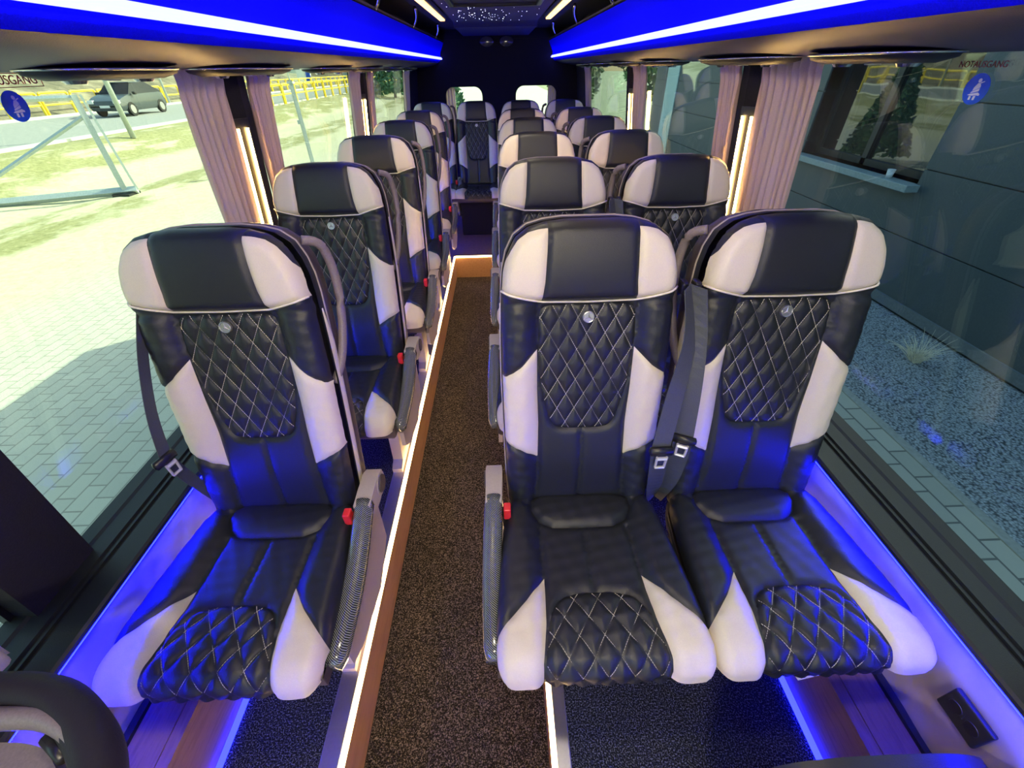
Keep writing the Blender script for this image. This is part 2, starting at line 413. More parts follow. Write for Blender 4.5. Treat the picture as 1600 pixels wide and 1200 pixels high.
def make_seat(kind):
    """kind A: belt right + armrest left; B: belt left, grip left; C: belt left, armrest and grip right; M: middle of the bench"""
    t=empty('passenger_seat')
    s_={'A':-1,'B':0,'C':1,'M':0}[kind]   # armrest side
    br=link('backrest',bm_['main'],MT['black'],t,True)
    link('quilted_panel',bm_['quilt'],MT['black'],br,True)
    for k in('w1','w2'): tag(link('side_insert',bm_[k],MT['cream'],br,True),'cream leather wedge')
    tag(link('stitching',thB,MT['thread'],br),'cream diamond stitching')
    hd=link('headrest',bm_['head'],MT['black'],t,True)
    for k in('hs1','hs2'): tag(link('headrest_side',bm_[k],MT['cream'],hd,True),'cream leather headrest corner')
    if 'pipe' not in SH:
        P=resample(pip,.01); P=[p for p in P if abs(p[0])<.206]; q=np.array(P); h=hB(q[:,0],q[:,1],None)
        SH['pipe']=MB().tube([bp(a,b_,max(hh,-.03)+.0065) for (a,b_),hh in zip(P,h)],.0026,6).me('piping')
        # badge
        m=MB(); c=Vector(bp(0,.545,.0105)); n=Vector((0,-math.cos(REC),math.sin(REC)))
        m.disc(c-n*.006,n,.0145,.006,28,.0140)
        e1=Vector((1,0,0));e2=n.cross(e1)
        ring=[c+(e1*math.cos(a)+e2*math.sin(a))*.0125 for a in [2*math.pi*k/28 for k in range(29)]]
        m.tube(ring,.0016,6,False,1)
        for k in range(3):
            a=-math.pi/2+2*math.pi*k/3 if (e2.z<0) else math.pi/2+2*math.pi*k/3
            d=e1*math.cos(a)+e2*math.sin(a);w=n.cross(d)
            tip=c+d*.0118; m.add([c+w*.0026,tip,c-w*.0026,c+n*.0022],[(0,1,3),(1,2,3)],1); m.add([c-w*.0026,c+w*.0026,c-d*.003,c+n*.0022],[(0,1,3),(1,2,3),(2,0,3)],1)
        SH['badge']=m.me('badge')
        # side band and shell behind the cushion face
        m,n_=loops(boutS,bp,[(.0,-.044),(-.002,-.05),(-.002,-.066)]); SH['band']=m.me('rim')
        m,n_=loops(boutS,bp,[(-.002,-.066),(-.004,-.0665),(-.005,-.069),(-.004,-.0715),(-.001,-.0725)]); SH['welt']=m.me('welt')
        m,n_=loops(boutS,bp,[(-.001,-.0725),(-.005,-.082),(-.004,-.105),(.006,-.130),(.025,-.145),(.06,-.150)])
        m.add(m.v[-n_:],[tuple(range(n_))]); SH['shell']=m.me('back_shell')
        # cream strip down each flank
        for sg in(1,-1):
            P=[p for p in boutS if p[0]*sg>.19 and p[1]<.575]; P.sort(key=lambda p:-p[1])
            m=MB(); V=[]
            for (a,b_) in P:
                wd=min(1,(.578-b_)/.10)
                V+=[bp(a+sg*.0035,b_,-.046),bp(a+sg*.006,b_,-.046-.010*wd),bp(a+sg*.0065,b_,-.046-.022*wd),bp(a+sg*.0035,b_,-.048-.027*wd)]
            m.add(V,[(i*4+k,i*4+k+1,i*4+k+5,i*4+k+4) for i in range(len(P)-1) for k in range(3)]); SH['flank%d'%sg]=m.me('side_strip')
        m,n_=loops(coutS,lambda a,b_,h:cpt(a,b_,h),[(0,-.048),(-.004,-.052),(-.004,-.058),(.002,-.062)]); SH['cw']=m.me('rim')
        # cushion underside
        O=np.array(coutS); m=MB(); n_=len(O); V=[]
        for ins,dz in((1.0,-.045),(1.0,-.085),(.95,-.105),(.7,-.115)):
            for p in O:
                q=cpt(p[0]*ins,min(p[1],.45)*ins+(1-ins)*.2,0); V.append((q[0],q[1],.462+dz))
        m.add(V,[(k*n_+i,k*n_+(i+1)%n_,(k+1)*n_+(i+1)%n_,(k+1)*n_+i) for k in range(3) for i in range(n_)]); m.add(V[-n_:],[tuple(range(n_))]); SH['under']=m.me('seat_pan')
    tag(link('piping',SH['pipe'],MT['welt'],hd,True),'thin cream piping')
    tag(link('badge',SH['badge'],[MT['alu'],MT['chrome']],br,False),'round silver badge with a three-pointed star')
    link('rim',SH['band'],MT['black'],br,True); tag(link('welt',SH['welt'],MT['weltd'],br,True),'muted beige welt')
    sh=link('back_shell',SH['shell'],MT['shell'],t,True)
    for sg in(1,-1): tag(link('side_strip',SH['flank%d'%sg],MT['cream'],br,True),'cream strip down the flank')
    cu=link('seat_cushion',cm_['main'],MT['black'],t,True)
    link('quilted_panel',cm_['quilt'],MT['black'],cu,True); link('lumbar_pad',cm_['pad'],MT['black'],cu,True)
    for k in('w1','w2'): tag(link('side_insert',cm_[k],MT['cream'],cu,True),'cream leather corner')
    tag(link('stitching',thC,MT['thread'],cu),'cream diamond stitching')
    link('rim',SH['cw'],MT['black'],cu,True); link('seat_pan',SH['under'],MT['shell'],t,True)
    # legs
    for k,sx in enumerate((-.15,.15) if kind!='M' else ()):
        m=MB(); m.prism([(-.33,.37),(-.05,.37),(-.10,.30),(-.13,.03),(-.08,.0),(-.28,.0),(-.28,.03),(-.24,.05),(-.22,.28),(-.34,.33)],'x',sx-.022,sx+.022)
        m.build('leg',MT['beige'],t)
    m=MB().box(-.17,.17,-.34,-.30,.30,.345,.006); m.box(-.17,.17,-.13,-.09,.30,.345,.006); 
    if kind!='M': m.build('crossbar',MT['dark'],t)
    if s_:
        a=s_
        x0=a*.245;w=.027
        ar=MB()
        ar.disc((x0-w*.9,.055,.475),(1,0,0),.036,w*1.8,28); 
        ar.prism([(.088,.50),(.060,.512),(.0,.512),(-.05,.508),(-.055,.47),(-.02,.445),(.02,.440),(.07,.445),(.088,.46)],'x',x0-w*.85,x0+w*.85)
        o=ar.build('armrest',MT['beige'],t,auto=True)
        pd=MB(); P=[];n=16
        prof=[(-.026,-.012),(-.024,.004),(-.016,.012),(0,.015),(.016,.012),(.024,.004),(.026,-.012),(.02,-.028),(-.02,-.028)]
        V=[]
        for i in range(n+1):
            f=i/n; y=-.03-.37*f; z=.500-.10*f**1.5-.03*math.sin(f*math.pi); sc=1-.25*max(0,(f-.93)/.07)**2
            V+=[(x0+p[0]*sc+a*.006*math.sin(f*math.pi),y,z+p[1]*sc*1.2) for p in prof]
        k=len(prof); pd.add(V,[(i*k+j,i*k+(j+1)%k,(i+1)*k+(j+1)%k,(i+1)*k+j) for i in range(n) for j in range(k)]+[tuple(range(k)),tuple(n*k+j for j in range(k))])
        tag(pd.build('armrest_pad',MT['carbon'],o,True),'carbon fibre patterned armrest top')
        cp=MB().disc((x0+a*w*.95,.055,.475),(a,0,0),.028,.004,24,.026); tag(cp.build('hinge_cap',MT['shell'],o),'round hinge cap')
        sk=MB(); sk.prism([(.06,.46),(-.06,.45),(-.20,.36),(-.34,.31),(-.34,.24),(-.28,.20),(-.10,.16),(.04,.22)],'x',a*.222,a*.238); tag(sk.build('side_cover',MT['beige'],t),'beige plastic side cover')
        bk=MB().box(a*.208-.013,a*.208+.013,-.075,-.045,.42,.482,.005); o=bk.build('buckle',MT['blackp'],t)
        rb=MB().box(a*.208-.010,a*.208+.010,-.080,-.052,.464,.506,.004); tag(rb.build('release_button',MT['red'],o),'red release button')
    # grip arch at the shoulder
    if kind in('B','C'):
        a=-1 if kind=='B' else 1
        pts=[(a*.190,.215,1.150),(a*.218,.235,1.135),(a*.228,.245,1.09),(a*.233,.235,1.02),(a*.229,.205,.93),(a*.218,.165,.85),(a*.198,.13,.80)]
        q=[Vector(p) for p in pts]; sm=[]
        for i in range(len(q)-1):
            for k in range(4):
                f=k/4; p0=q[max(i-1,0)];p1=q[i];p2=q[i+1];p3=q[min(i+2,len(q)-1)]
                sm.append(.5*((2*p1)+(p2-p0)*f+(2*p0-5*p1+4*p2-p3)*f*f+(3*p1-p0-3*p2+p3)*f**3))
        sm.append(q[-1]); tag(MB().tube(sm,.011,10).build('grab_handle',MT['taupe'],t,True),'taupe grab handle')
    # seat belt
    if kind!='M':
        a=1 if kind=='A' else -1
        X=a*(.222 if kind!='C' else .208)
        def strap(P,wd,nrm_x=.3):
            m=MB();V=[];Q=[]
            for i in range(len(P)-1):
                a4=[P[max(i-1,0)],P[i],P[i+1],P[min(i+2,len(P)-1)]]
                for k in range(5):
                    f=k/5; cr=lambda w,x,y,z:.5*((2*x)+(y-w)*f+(2*w-5*x+4*y-z)*f*f+(3*x-w-3*y+z)*f**3)
                    Q.append((cr(*[Vector(t_[0]) for t_ in a4]),cr(*[t_[1] for t_ in a4])))
            Q.append(P[-1]); P=Q
            for i,(p,tw) in enumerate(P):
                d=Vector((math.cos(tw),math.sin(tw),0))*wd/2; n=Vector((-math.sin(tw),math.cos(tw),0))*.0009
                p=Vector(p); V+=[p-d-n,p+d-n,p+d+n,p-d+n]
            k=len(P); m.add(V,[(i*4+j,i*4+(j+1)%4,(i+1)*4+(j+1)%4,(i+1)*4+j) for i in range(k-1) for j in range(4)]+[(0,1,2,3),(k*4-4,k*4-3,k*4-2,k*4-1)]); return m
        if kind=='C': P1=[((X+.022,.14,1.04),1.35),((X+.004,.08,.93),1.4),((X-.006,.02,.80),1.4),((X-.004,-.02,.69),1.3)]; P2=[((X-.004,-.02,.69),1.3),((X-.010,-.0,.60),1.2),((X-.0,.03,.47),1.0),((X+.004,.06,.36),1.0)]; T=Vector((X-.004,-.025,.69)); ta=1.3
        elif kind=='A': P1=[((X-.005,.10,1.06),.9*1),((X+.004,.045,.96),.55),((X-.022,-.01,.84),.15),((X-.044,-.055,.70),.0)]; P2=[((X-.044,-.055,.70),.0),((X-.034,-.050,.62),.05),((X-.016,-.025,.52),.25),((X+.010,.02,.40),.7)]; T=Vector((X-.044,-.062,.70)); ta=.0
        else: P1=[((X-.012,.10,1.06),2.2),((X-.008,.05,.96),2.5),((X-.006,.01,.84),2.8),((X-.004,-.02,.70),2.7)]; P2=[((X-.004,-.02,.70),2.7),((X+.002,-.015,.62),2.7),((X+.002,-.005,.52),2.5),((X-.004,.03,.40),2.2)]; T=Vector((X-.004,-.025,.70)); ta=2.7
        wd=.046 if kind!='C' else .030
        b_=strap(P1,wd).build('seat_belt',MT['web'],t); 
        m=strap(P2,wd); b2=m.build('lap_strap',MT['web'],b_)
        d=Vector((math.cos(ta),math.sin(ta),0)); 
        m=MB().tube([T-d*.030,T-d*.026,T+d*.026,T+d*.030],[.004,.010,.010,.004],10,flat=1.3); m.build('belt_tongue',MT['blackp'],b_,True)
        fr=[];n=Vector((-math.sin(ta),math.cos(ta),0)); n=n if n.y<0 else -n
        for c1,c2,w_ in(((-.012,0),(-.011,-.036),.0025),((.012,0),(.011,-.036),.0025),((-.012,-.037),(.012,-.037),.003),((-.012,-.006),(.012,-.006),.004)):
            fr.append((T+d*c1[0]+Vector((0,0,c1[1]-.008))+n*.012,T+d*c2[0]+Vector((0,0,c2[1]-.008))+n*.012,w_*1.3))
        m=MB()
        for p,q,w_ in fr: m.tube([p,q],w_,6)
        tag(m.build('buckle_plate',MT['silver'],b_),'steel buckle plate')
        gx=X+(.022 if kind=='C' else 0); m=MB().box(gx-.009,gx+.009,.12,.15,1.03,1.06,.006); m.build('belt_guide',MT['blackp'],t)
    return t
SH={}
protos={k:make_seat(k) for k in 'ABCM'}
XA,XB,XC=.199,.673,-.655
Y0,PT=.762,.7808
ordn=['front','second','third','fourth','fifth']
used={}
def place(kind,x,y,label,group,rz=0):
    if kind not in used: o=protos[kind]; used[kind]=1
    else: o=copy_tree(protos[kind])
    o.location=(x,y,0); o.rotation_euler=(0,0,rz); tag(o,label,'bus seat',group)
    return o
lab={'A':['black and cream quilted bus seat at the aisle, nearest in the right block','second aisle seat of the right block, headrest just above the nearest one','third aisle seat of the right block counting back from the camera','fourth aisle seat of the right block, its headrest pinkish','fifth aisle seat of the right block, just in front of the rear bench'],
 'B':['black and cream quilted bus seat beside the right window, nearest the camera','second window seat on the right, glowing yellow beside the lit pillar','third window seat on the right, behind the yellow-lit one','fourth window seat on the right, beside the far lit pillar','fifth window seat on the right, just in front of the rear bench'],
 'C':['nearest single seat on the left, quilted black and cream with carbon armrest','second single seat on the left, beside the near lit pillar','third single seat on the left, with grey-green headrest edge against the window','fourth single seat on the left, yellow headrest edge by the far lit pillar','fifth single seat on the left, last before the rear bench']}
for k in range(5):
    for c,x in(('A',XA),('B',XB),('C',XC)):
        place(c,x,Y0+PT*k,lab[c][k],'quilted seats in rows along the aisle',rz=math.radians({'A':0,'B':0,'C':0}[c]))
yr=Y0+PT*5+.28
place('C',-.680,yr,'leftmost seat of the rear bench against the back wall','seats of the rear row')
place('M',-.23,yr,'middle rear seat facing down the aisle, fully visible above the step','seats of the rear row')
place('A',.2333,yr,'third rear seat from the left, top peeking over the right aisle column','seats of the rear row')
place('B',.690,yr,'rightmost rear seat beside the right window curtain','seats of the rear row')
tag(MB().box(-.425,-.05,4.62,5.30,.001,.338,.01).build('seat_plinth',MT['felt']),'black carpeted plinth under the middle rear seat','plinth')
# ------------------------------------------------------------------ SHELL OF THE BUS
YF,YB=-1.6,6.0
MT['frost']=plain('platform_side',(.03,.03,.035),.6)
AZ=-.21
m=MB().box(-.464,.092,YF,3.97,AZ-.03,AZ); struct('floor',m,MT['carpetA'])
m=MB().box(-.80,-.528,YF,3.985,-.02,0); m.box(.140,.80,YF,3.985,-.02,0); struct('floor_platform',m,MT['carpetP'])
m=MB().box(-.80,.80,3.985,YB,-.02,.0); struct('floor_rear',m,MT['woodb'])
m=MB().box(-.470,-.4655,YF,3.97,AZ,-.006); m.box(.0935,.098,YF,3.97,AZ,-.006); m.box(-.4655,.0935,3.97,3.98,AZ,-.006); struct('trim_1',m,MT['wood'])
m=MB().box(-.528,-.474,YF,3.97,-.01,.006,.003);m.box(.102,.140,YF,3.97,-.01,.006,.003); struct('trim_2',m,MT['alu'])
def led(name,mb,mat,label,cat='light strip'): return tag(mb.build(name,mat),label,cat,None)
led('led_strip',MB().box(-.4710,-.4605,YF,3.968,-.006,.007,.002),MT['ledw'],'warm white light strip along the left aisle step edge')
led('led_strip',MB().box(.0885,.100,YF,3.968,-.006,.007,.002),MT['ledw'],'warm white light strip along the right aisle step edge')
led('led_strip',MB().box(-.462,.09,3.962,3.976,-.006,.007,.002),MT['ledw'],'short warm light strip across the step at the aisle end')
for sg,sd in((-1,'left'),(1,'right')):
    m=MB().box(sg*.827,sg*.945,YF,YB,.0,.212) ; struct('trim_%d'%(3 if sg<0 else 4),m,MT['woodb'])
    m=MB().box(sg*.797,sg*.826,YF,YB,0,.210); struct('trim_%d'%(5 if sg<0 else 6),m,MT['woodb'])
    m=MB().box(sg*.912,sg*.930,YF,YB,.2125,.224); struct('baseboard_'+sd,m,MT['dark'])
    m=MB().box(sg*.782,sg*.7965,YF,YB,0.0005,.012,.002); led('led_strip',m,MT['ledb2'],'blue light strip on the floor beside the %s wall box'%sd)
    # padded lower wall as a wavy grid
    m=MB();V=[];ny=360;nz=14
    for i in range(ny+1):
        for j in range(nz+1):
            y=YF+(YB-YF)*i/ny;z=.222+(.532-.222)*j/nz
            d=.0075*math.sin(y*13+z*14)*math.sin(y*7.3-z*22)+.0045*math.sin(y*29+z*19)
            V.append((sg*(.931+d),y,z))
    m.add(V,[(i*(nz+1)+j,(i+1)*(nz+1)+j,(i+1)*(nz+1)+j+1,i*(nz+1)+j+1) for i in range(ny) for j in range(nz)])
    m.box(sg*.950,sg*1.04,YF,YB,-.3,.53)
    o=m.build('wall_'+sd,[MT['quilt']],smooth=False); o.data.polygons.foreach_set('use_smooth',[True]*len(o.data.polygons)); tag(o,kind='structure')
    led('led_strip',MB().box(sg*.906,sg*.915,YF,YB,.516,.523,.002),MT['ledb3'],'blue light strip under the %s window ledge'%sd)
    # ledge
    prof=[(.902,.525),(.902,.535),(.907,.540),(.960,.541),(.963,.534),(.971,.535),(.972,.542),(.978,.542),(.980,.535),(.988,.536),(.990,.543),(1.03,.544),(1.038,.548),(1.074,.548),(1.074,.525)]
    m=MB().prism([(sg*a,b_) for a,b_ in prof],'y',YF,YB); struct('trim_%d'%(7 if sg<0 else 8),m,MT['dark'])
    # outer skin and roof edge
    m=MB().box(sg*1.045,sg*1.078,YF-1.2,6.3,-.45,.524); m.box(sg*.99,sg*1.04,YF-1.2,6.3,1.50,1.9); struct('wall_outer_'+sd,m,MT['dark'])
    # rack
    R=[(.590,1.690),(.606,1.660),(.622,1.628),(.637,1.595),(.643,1.565),(.642,1.546),(.648,1.528),(.675,1.508),(.72,1.492),(.78,1.481),(.86,1.474),(.96,1.468),(.985,1.470),(.985,1.58),(.66,1.60),(.615,1.69),(.60,1.696)]
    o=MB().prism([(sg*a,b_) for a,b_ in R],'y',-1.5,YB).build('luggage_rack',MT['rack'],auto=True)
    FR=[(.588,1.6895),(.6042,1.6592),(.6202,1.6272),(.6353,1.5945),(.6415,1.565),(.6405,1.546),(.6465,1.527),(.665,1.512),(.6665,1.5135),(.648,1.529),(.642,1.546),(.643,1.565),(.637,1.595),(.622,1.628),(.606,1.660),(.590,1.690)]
    tag(MB().prism([(sg*a,b_) for a,b_ in FR],'y',-1.5,YB).build('fascia',MT['fascia'],o,auto=True),'front fascia with the strip glow in its blue colour')
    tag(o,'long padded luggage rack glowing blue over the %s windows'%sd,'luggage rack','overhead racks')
    m=MB().box(-.007,.007,-1.5,YB-.01,-.010,.010,.003); o=m.build('led_strip',MT['ledb']); o.location=(sg*.628,0,1.551); o.rotation_euler=(0,sg*math.radians(38),0)
    tag(o,'bright white-blue light strip along the %s luggage rack'%sd,'light strip')
    # rails and brackets over the rack
    t=empty('rack_railing',(0,0,0)); tag(t,'chrome railing with curved brackets above the %s luggage rack'%sd,'railing')
    MB().tube([(sg*.598,-1.5,1.704),(sg*.598,YB,1.704)],.0065,8).build('rail',MT['shell'],t,True)
    for yy in(.55,1.65,2.78,3.95,5.3):
        P=[(sg*(.598-.055*math.sin(f*1.4)),yy-.16*f**2,1.70+.09*f) for f in [i/10 for i in range(11)]]
        MB().tube(P,.011,8).build('bracket',MT['chrome'],t,True)
        P=[(sg*(.600+.20*math.sin(f*1.57)),yy+.02,1.70+.07*math.sin(f*math.pi)) for f in [i/12 for i in range(13)]]
        MB().tube(P,.004,6).build('hoop',MT['shell'],t,True)
    # service pods under the rack
    for k,(y0,y1) in enumerate(((.985,1.36),(1.50,2.1),(2.42,2.95),(3.2,3.72),(4.0,4.5),(4.78,5.25))):
        t=empty('service_pod',(sg*.86,(y0+y1)/2,1.474)); wn='nearest' if k==0 else 'pod number'
        tag(t,['nearest dark lamp and vent pod under the %s rack','second dark lamp and vent pod under the %s rack','third lamp and vent pod back under the %s rack','fourth lamp and vent pod back under the %s rack','fifth lamp and vent pod back under the %s rack','rearmost lamp and vent pod under the %s rack'][k]%sd,'lamp pod','pods under the racks')
        L=(y1-y0)/2; n=36
        def oval(a,b_,z): return [(a*math.copysign(abs(math.cos(q))**.8,math.cos(q)),b_*math.copysign(abs(math.sin(q))**.6,math.sin(q)),z) for q in [2*math.pi*i/n for i in range(n)]]
        m=MB(); V=oval(.085,L,.0)+oval(.080,L*.96,-.012)+oval(.05,L*.80,-.021); m.add(V,[(a*n+i,a*n+(i+1)%n,(a+1)*n+(i+1)%n,(a+1)*n+i) for a in(0,1) for i in range(n)]+[tuple(range(2*n,3*n))]); m.build('housing',MT['dark'],t,True)
        P=oval(.087,L*1.01,-.003); m=MB().tube(P+[P[0]],.0028,6,False); m.build('chrome_ring',MT['chrome'],t,True)
        for yy in(-L*.55,L*.55):
            m=MB().disc((0,yy,-.020),(0,0,-1),.024,.007,20,.018); m.build('air_vent',MT['chrome'],t)
        m=MB().disc((0,0,-.020),(0,0,-1),.016,.003,20); m.build('lamp_lens',MT['white'],t)
    # inner side of the upper body behind the rack
    m=MB().box(sg*.9865,sg*.9895,YF,YB,1.50,1.795); struct('wall_upper_'+sd,m,MT['felt'])
# ceiling
m=MB().box(-.93,.93,YF,YB,1.80,1.84); struct('ceiling',m,MT['felt'])
m=MB(); V=[];ny=40
for i in range(ny+1):
    y=YF+(4.62-YF)*i/ny; drop=0
    for x in(-.36,.36): V+=[(x,y,1.775)]
m.add(V,[(2*i,2*i+1,2*i+3,2*i+2) for i in range(ny)])
for i in range(9):
    f0,f1=i/9,(i+1)/9; m.add([(-.36,4.62+.12*f0,1.775-.03*f0**2),(.36,4.62+.12*f0,1.775-.03*f0**2),(.36,4.62+.12*f1,1.775-.03*f1**2),(-.36,4.62+.12*f1,1.775-.03*f1**2)],[(0,1,2,3)])
m.box(-.36,.36,4.74,YB,1.742,1.795); struct('ceiling_panel',m,MT['ceil'])
# star points in the ceiling
m=MB()
for i in range(95):
    x=random.gauss(-.12,.13) if i<70 else random.uniform(-.33,.33); y=random.uniform(3.3,4.65); 
    if abs(x)>.34: continue
    rr=random.choice([.0012,.0018,.0026]); m.disc((x,y,1.775),(0,0,-1),rr,.0015,6)
tag(m.build('star_lights',MT['star']),'tiny white star points scattered in the blue ceiling panel','star lights',kind='stuff')
t=empty('roof_hatch',(0,2.98,1.774)); tag(t,'dark roof hatch frame in the ceiling centre','roof hatch')
m=MB().box(-.27,.27,-.30,-.27,-.03,0,.006);m.box(-.27,.27,.27,.30,-.03,0,.006);m.box(-.27,-.24,-.3,.3,-.03,0,.006);m.box(.24,.27,-.3,.3,-.03,0,.006);m.build('frame',MT['blackp'],t)
MB().box(-.24,.24,-.27,.27,-.015,-.002).build('cover',MT['rack'],t)
for sg,sd in((-1,'left'),(1,'right')):
    t=empty('ceiling_light',(sg*.405,1.35,1.752)); tag(t,'long warm yellow ceiling light strip above the %s rack'%sd,'ceiling light')
    MB().box(-.030,.030,-2.9,2.88,.006,.03,.004).build('housing',MT['rack'],t)
    MB().box(-.019,.019,-2.88,2.86,-.004,.007,.003).build('diffuser',MT['ledc'],t)
# rear wall with two doors
def rrect(x0,x1,z0,z1,r,n=6):
    P=[]
    for cx,cz,a0 in((x1-r,z1-r,0),(x0+r,z1-r,90),(x0+r,z0+r,180),(x1-r,z0+r,270)):
        for k in range(n+1): a=math.radians(a0+90*k/n); P.append((cx+r*math.cos(a),cz+r*math.sin(a)))
    return P
def wallhole(x0,x1,z0,z1,hole,y0,y1):
    """flat panel with one rounded opening"""
    out=[(x0,z0),(x1,z0),(x1,z1),(x0,z1)]
    vs=[Vector(p) for p in out+hole]; n=len(hole); e=[(i,(i+1)%4) for i in range(4)]+[(4+i,4+(i+1)%n) for i in range(n)]
    r=delaunay_2d_cdt(vs,e,[],0,1e-6); V=[tuple(v) for v in r[0]]
    Fc=[f for f in r[2] if not inside([np.mean([V[i] for i in f],0)],hole)[0]]
    m=MB(); k=len(V); m.add([(v[0],y0,v[1]) for v in V]+[(v[0],y1,v[1]) for v in V],[tuple(f) for f in Fc]+[tuple(i+k for i in f[::-1]) for f in Fc])
    H=[(p[0],y0,p[1]) for p in hole]+[(p[0],y1,p[1]) for p in hole]; m.add(H,[(i,(i+1)%n,n+(i+1)%n,n+i) for i in range(n)]); return m
hL=rrect(-.62,-.184,.78,1.285,.09); hR=rrect(.216,.70,.78,1.285,.09)
struct('door_1',wallhole(-1.02,.0095,-.02,1.727,hL,YB,YB+.08),MT['felt'])
struct('door_2',wallhole(.0125,1.02,-.02,1.727,hR,YB,YB+.08),MT['felt'])
struct('wall_back',MB().box(-1.02,1.02,YB-.02,YB+.1,1.728,1.86).box(-1.02,1.02,YB-.02,YB-.001,1.715,1.728).box(.006,.016,YB+.02,YB+.09,-.02,1.728).box(-1.1,-1.02,YB,YB+.1,-.4,1.86).box(1.02,1.1,YB,YB+.1,-.4,1.86),MT['felt'])
for i,(a,b_) in enumerate(((-.64,-.17),(.20,.72))):
    struct('window_%d'%(7+i),MB().box(a,b_,YB+.084,YB+.088,.76,1.30),MT['glassL'])
for i,(x,sd) in enumerate(((-.105,'left'),(.115,'right'))):
    t=empty('door_lamp',(x,YB-.021,1.690)); tag(t,'glossy oval lamp with chrome rim high on the %s rear door'%sd,'lamp','oval lamps on the rear doors')
    n=30; V=[];rings=((.085,.055,0),(.085,.055,-.02),(.075,.047,-.032))
    m=MB()
    for a,bb,d in rings: V+=[(a*math.cos(q),d,bb*math.sin(q)) for q in [2*math.pi*k/n for k in range(n)]]
    m.add(V,[(a*n+k,a*n+(k+1)%n,(a+1)*n+(k+1)%n,(a+1)*n+k) for a in(0,1) for k in range(n)]); m.build('rim',MT['chrome'],t,True)
    m=MB(); m.add([(.073*math.cos(q),-.031,.045*math.sin(q)) for q in [2*math.pi*k/n for k in range(n)]]+[(0,-.043,0)],[(k,(k+1)%n,n) for k in range(n)]); m.build('lens',MT['lensd'],t,True)
# side windows and pillars (the body leans inward toward the roof)
def tx(z): return 1.075-(z-.53)*.11
def slab(sg,y0,y1,z0,z1,din,dout,m=None):
    m=m or MB()
    V=[(sg*(tx(z)+d),y,z) for z in(z0,z1) for y in(y0,y1) for d in(-din,dout)]
    return m.add(V,[(0,1,3,2),(4,6,7,5),(0,4,5,1),(2,3,7,6),(0,2,6,4),(1,5,7,3)])
wins={-1:[(-1.4,.43),(.585,1.74),(1.88,3.44),(3.60,5.45)],1:[(-1.4,1.76),(1.90,3.44),(3.60,5.45)]}
wn=1
for sg in(-1,1):
    for y0,y1 in wins[sg]:
        struct('window_%d'%wn if wn<7 else 'window_%d'%(wn+3),slab(sg,y0-.02,y1+.02,.53,1.50,.003,.003),MT['glassL'] if sg<0 else MT['glassR']); wn+=1
    ed=[p for w in wins[sg] for p in w]
    gaps=[(ed[i],ed[i+1]) for i in range(1,len(ed)-1,2)]+[(5.45,YB)]
    m=MB()
    for a,b_ in gaps:
        pol=[(-.015,a),(.035,a),(.072,a+.07),(.072,b_-.02),(.045,b_),(-.015,b_)] if .10<b_-a<.25 and a>1 else [(-.015,a),(.055,a),(.055,b_),(-.015,b_)]
        n=len(pol); V=[(sg*(tx(z)-d),y,z) for z in(.50,1.52) for d,y in pol]
        m.add(V,[tuple(range(n)),tuple(range(n,2*n))[::-1]]+[(i,n+i,n+(i+1)%n,(i+1)%n) for i in range(n)])
    struct('trim_%d'%(9 if sg<0 else 10),m,MT['felt'])
    m=MB()
    for a,b_ in wins[sg]:
        slab(sg,a-.005,a+.012,.53,1.50,.01,.008,m);slab(sg,b_-.012,b_+.005,.53,1.50,.01,.008,m)
    struct('window_frame_'+('left' if sg<0 else 'right'),m,MT['blackp'])
    sd='left' if sg<0 else 'right'
    for k,yy in enumerate((1.74 if sg<0 else 1.765,3.44)):
        t=empty('pillar_light',(0,yy,0)); tag(t,'%s pair of warm vertical light strips on the %s pillar'%(['near','far'][k],sd),'light strip','lit pillars')
        for d0,dy in((.052,.024),(.070,.056)):
            m=MB(); V=[(sg*(tx(z)-d0-d*.88),y+d*-.45,z) for z in(.60,1.30) for y in(dy-.005,dy+.005) for d in(0,.007)]
            m.add(V,[(0,1,3,2),(4,6,7,5),(0,4,5,1),(2,3,7,6),(0,2,6,4),(1,5,7,3)]); m.build('light_tube',MT['ledw2'],t)
        m=MB(); pol=[(.037,.002),(.041,-.001),(.077,.067),(.073,.070)]; n=4
        V=[(sg*(tx(z)-d),y,z) for z in(.56,1.33) for d,y in pol]; m.add(V,[tuple(range(n)),tuple(range(n,2*n))[::-1]]+[(i,n+i,n+(i+1)%n,(i+1)%n) for i in range(n)]); m.build('backplate',MT['blackp'],t)
def curtain(sg,y0,y1,yb0,yb1,z0=.57,z1=1.475,folds=7,label='',amp=.016,d0=.05):
    m=MB();V=[];n=folds*8;nz=26
    for i in range(n+1):
        f=i/n
        for j in range(nz+1):
            k=j/nz; z=z1+(z0-z1)*k
            a=y0+(y1-y0)*f; b_=yb0+(yb1-yb0)*f; q=min(1,k*1.15)
            sg2=math.sin(k*math.pi)*.0
            y=a+(b_-a)*q+.006*math.sin(f*31+k*5)
            x=tx(z)-d0-amp*(.75+.25*math.sin(k*4+f*9))*math.sin(f*folds*2*math.pi+.6*math.sin(k*5))
            if k<.04: x-=.006
            V.append((sg*x,y,z))
    m.add(V,[(i*(nz+1)+j,(i+1)*(nz+1)+j,(i+1)*(nz+1)+j+1,i*(nz+1)+j+1) for i in range(n) for j in range(nz)])
    return tag(m.build('curtain',MT['curtain'],smooth=True),label,'curtain','gathered window curtains')
curtain(-1,1.47,1.73,1.53,1.725,folds=6,label='pleated curtain on the near side of the first left pillar',d0=.060,amp=.014)
curtain(-1,1.86,2.02,1.86,1.97,folds=5,label='pleated curtain on the far side of the first left pillar',d0=.08)
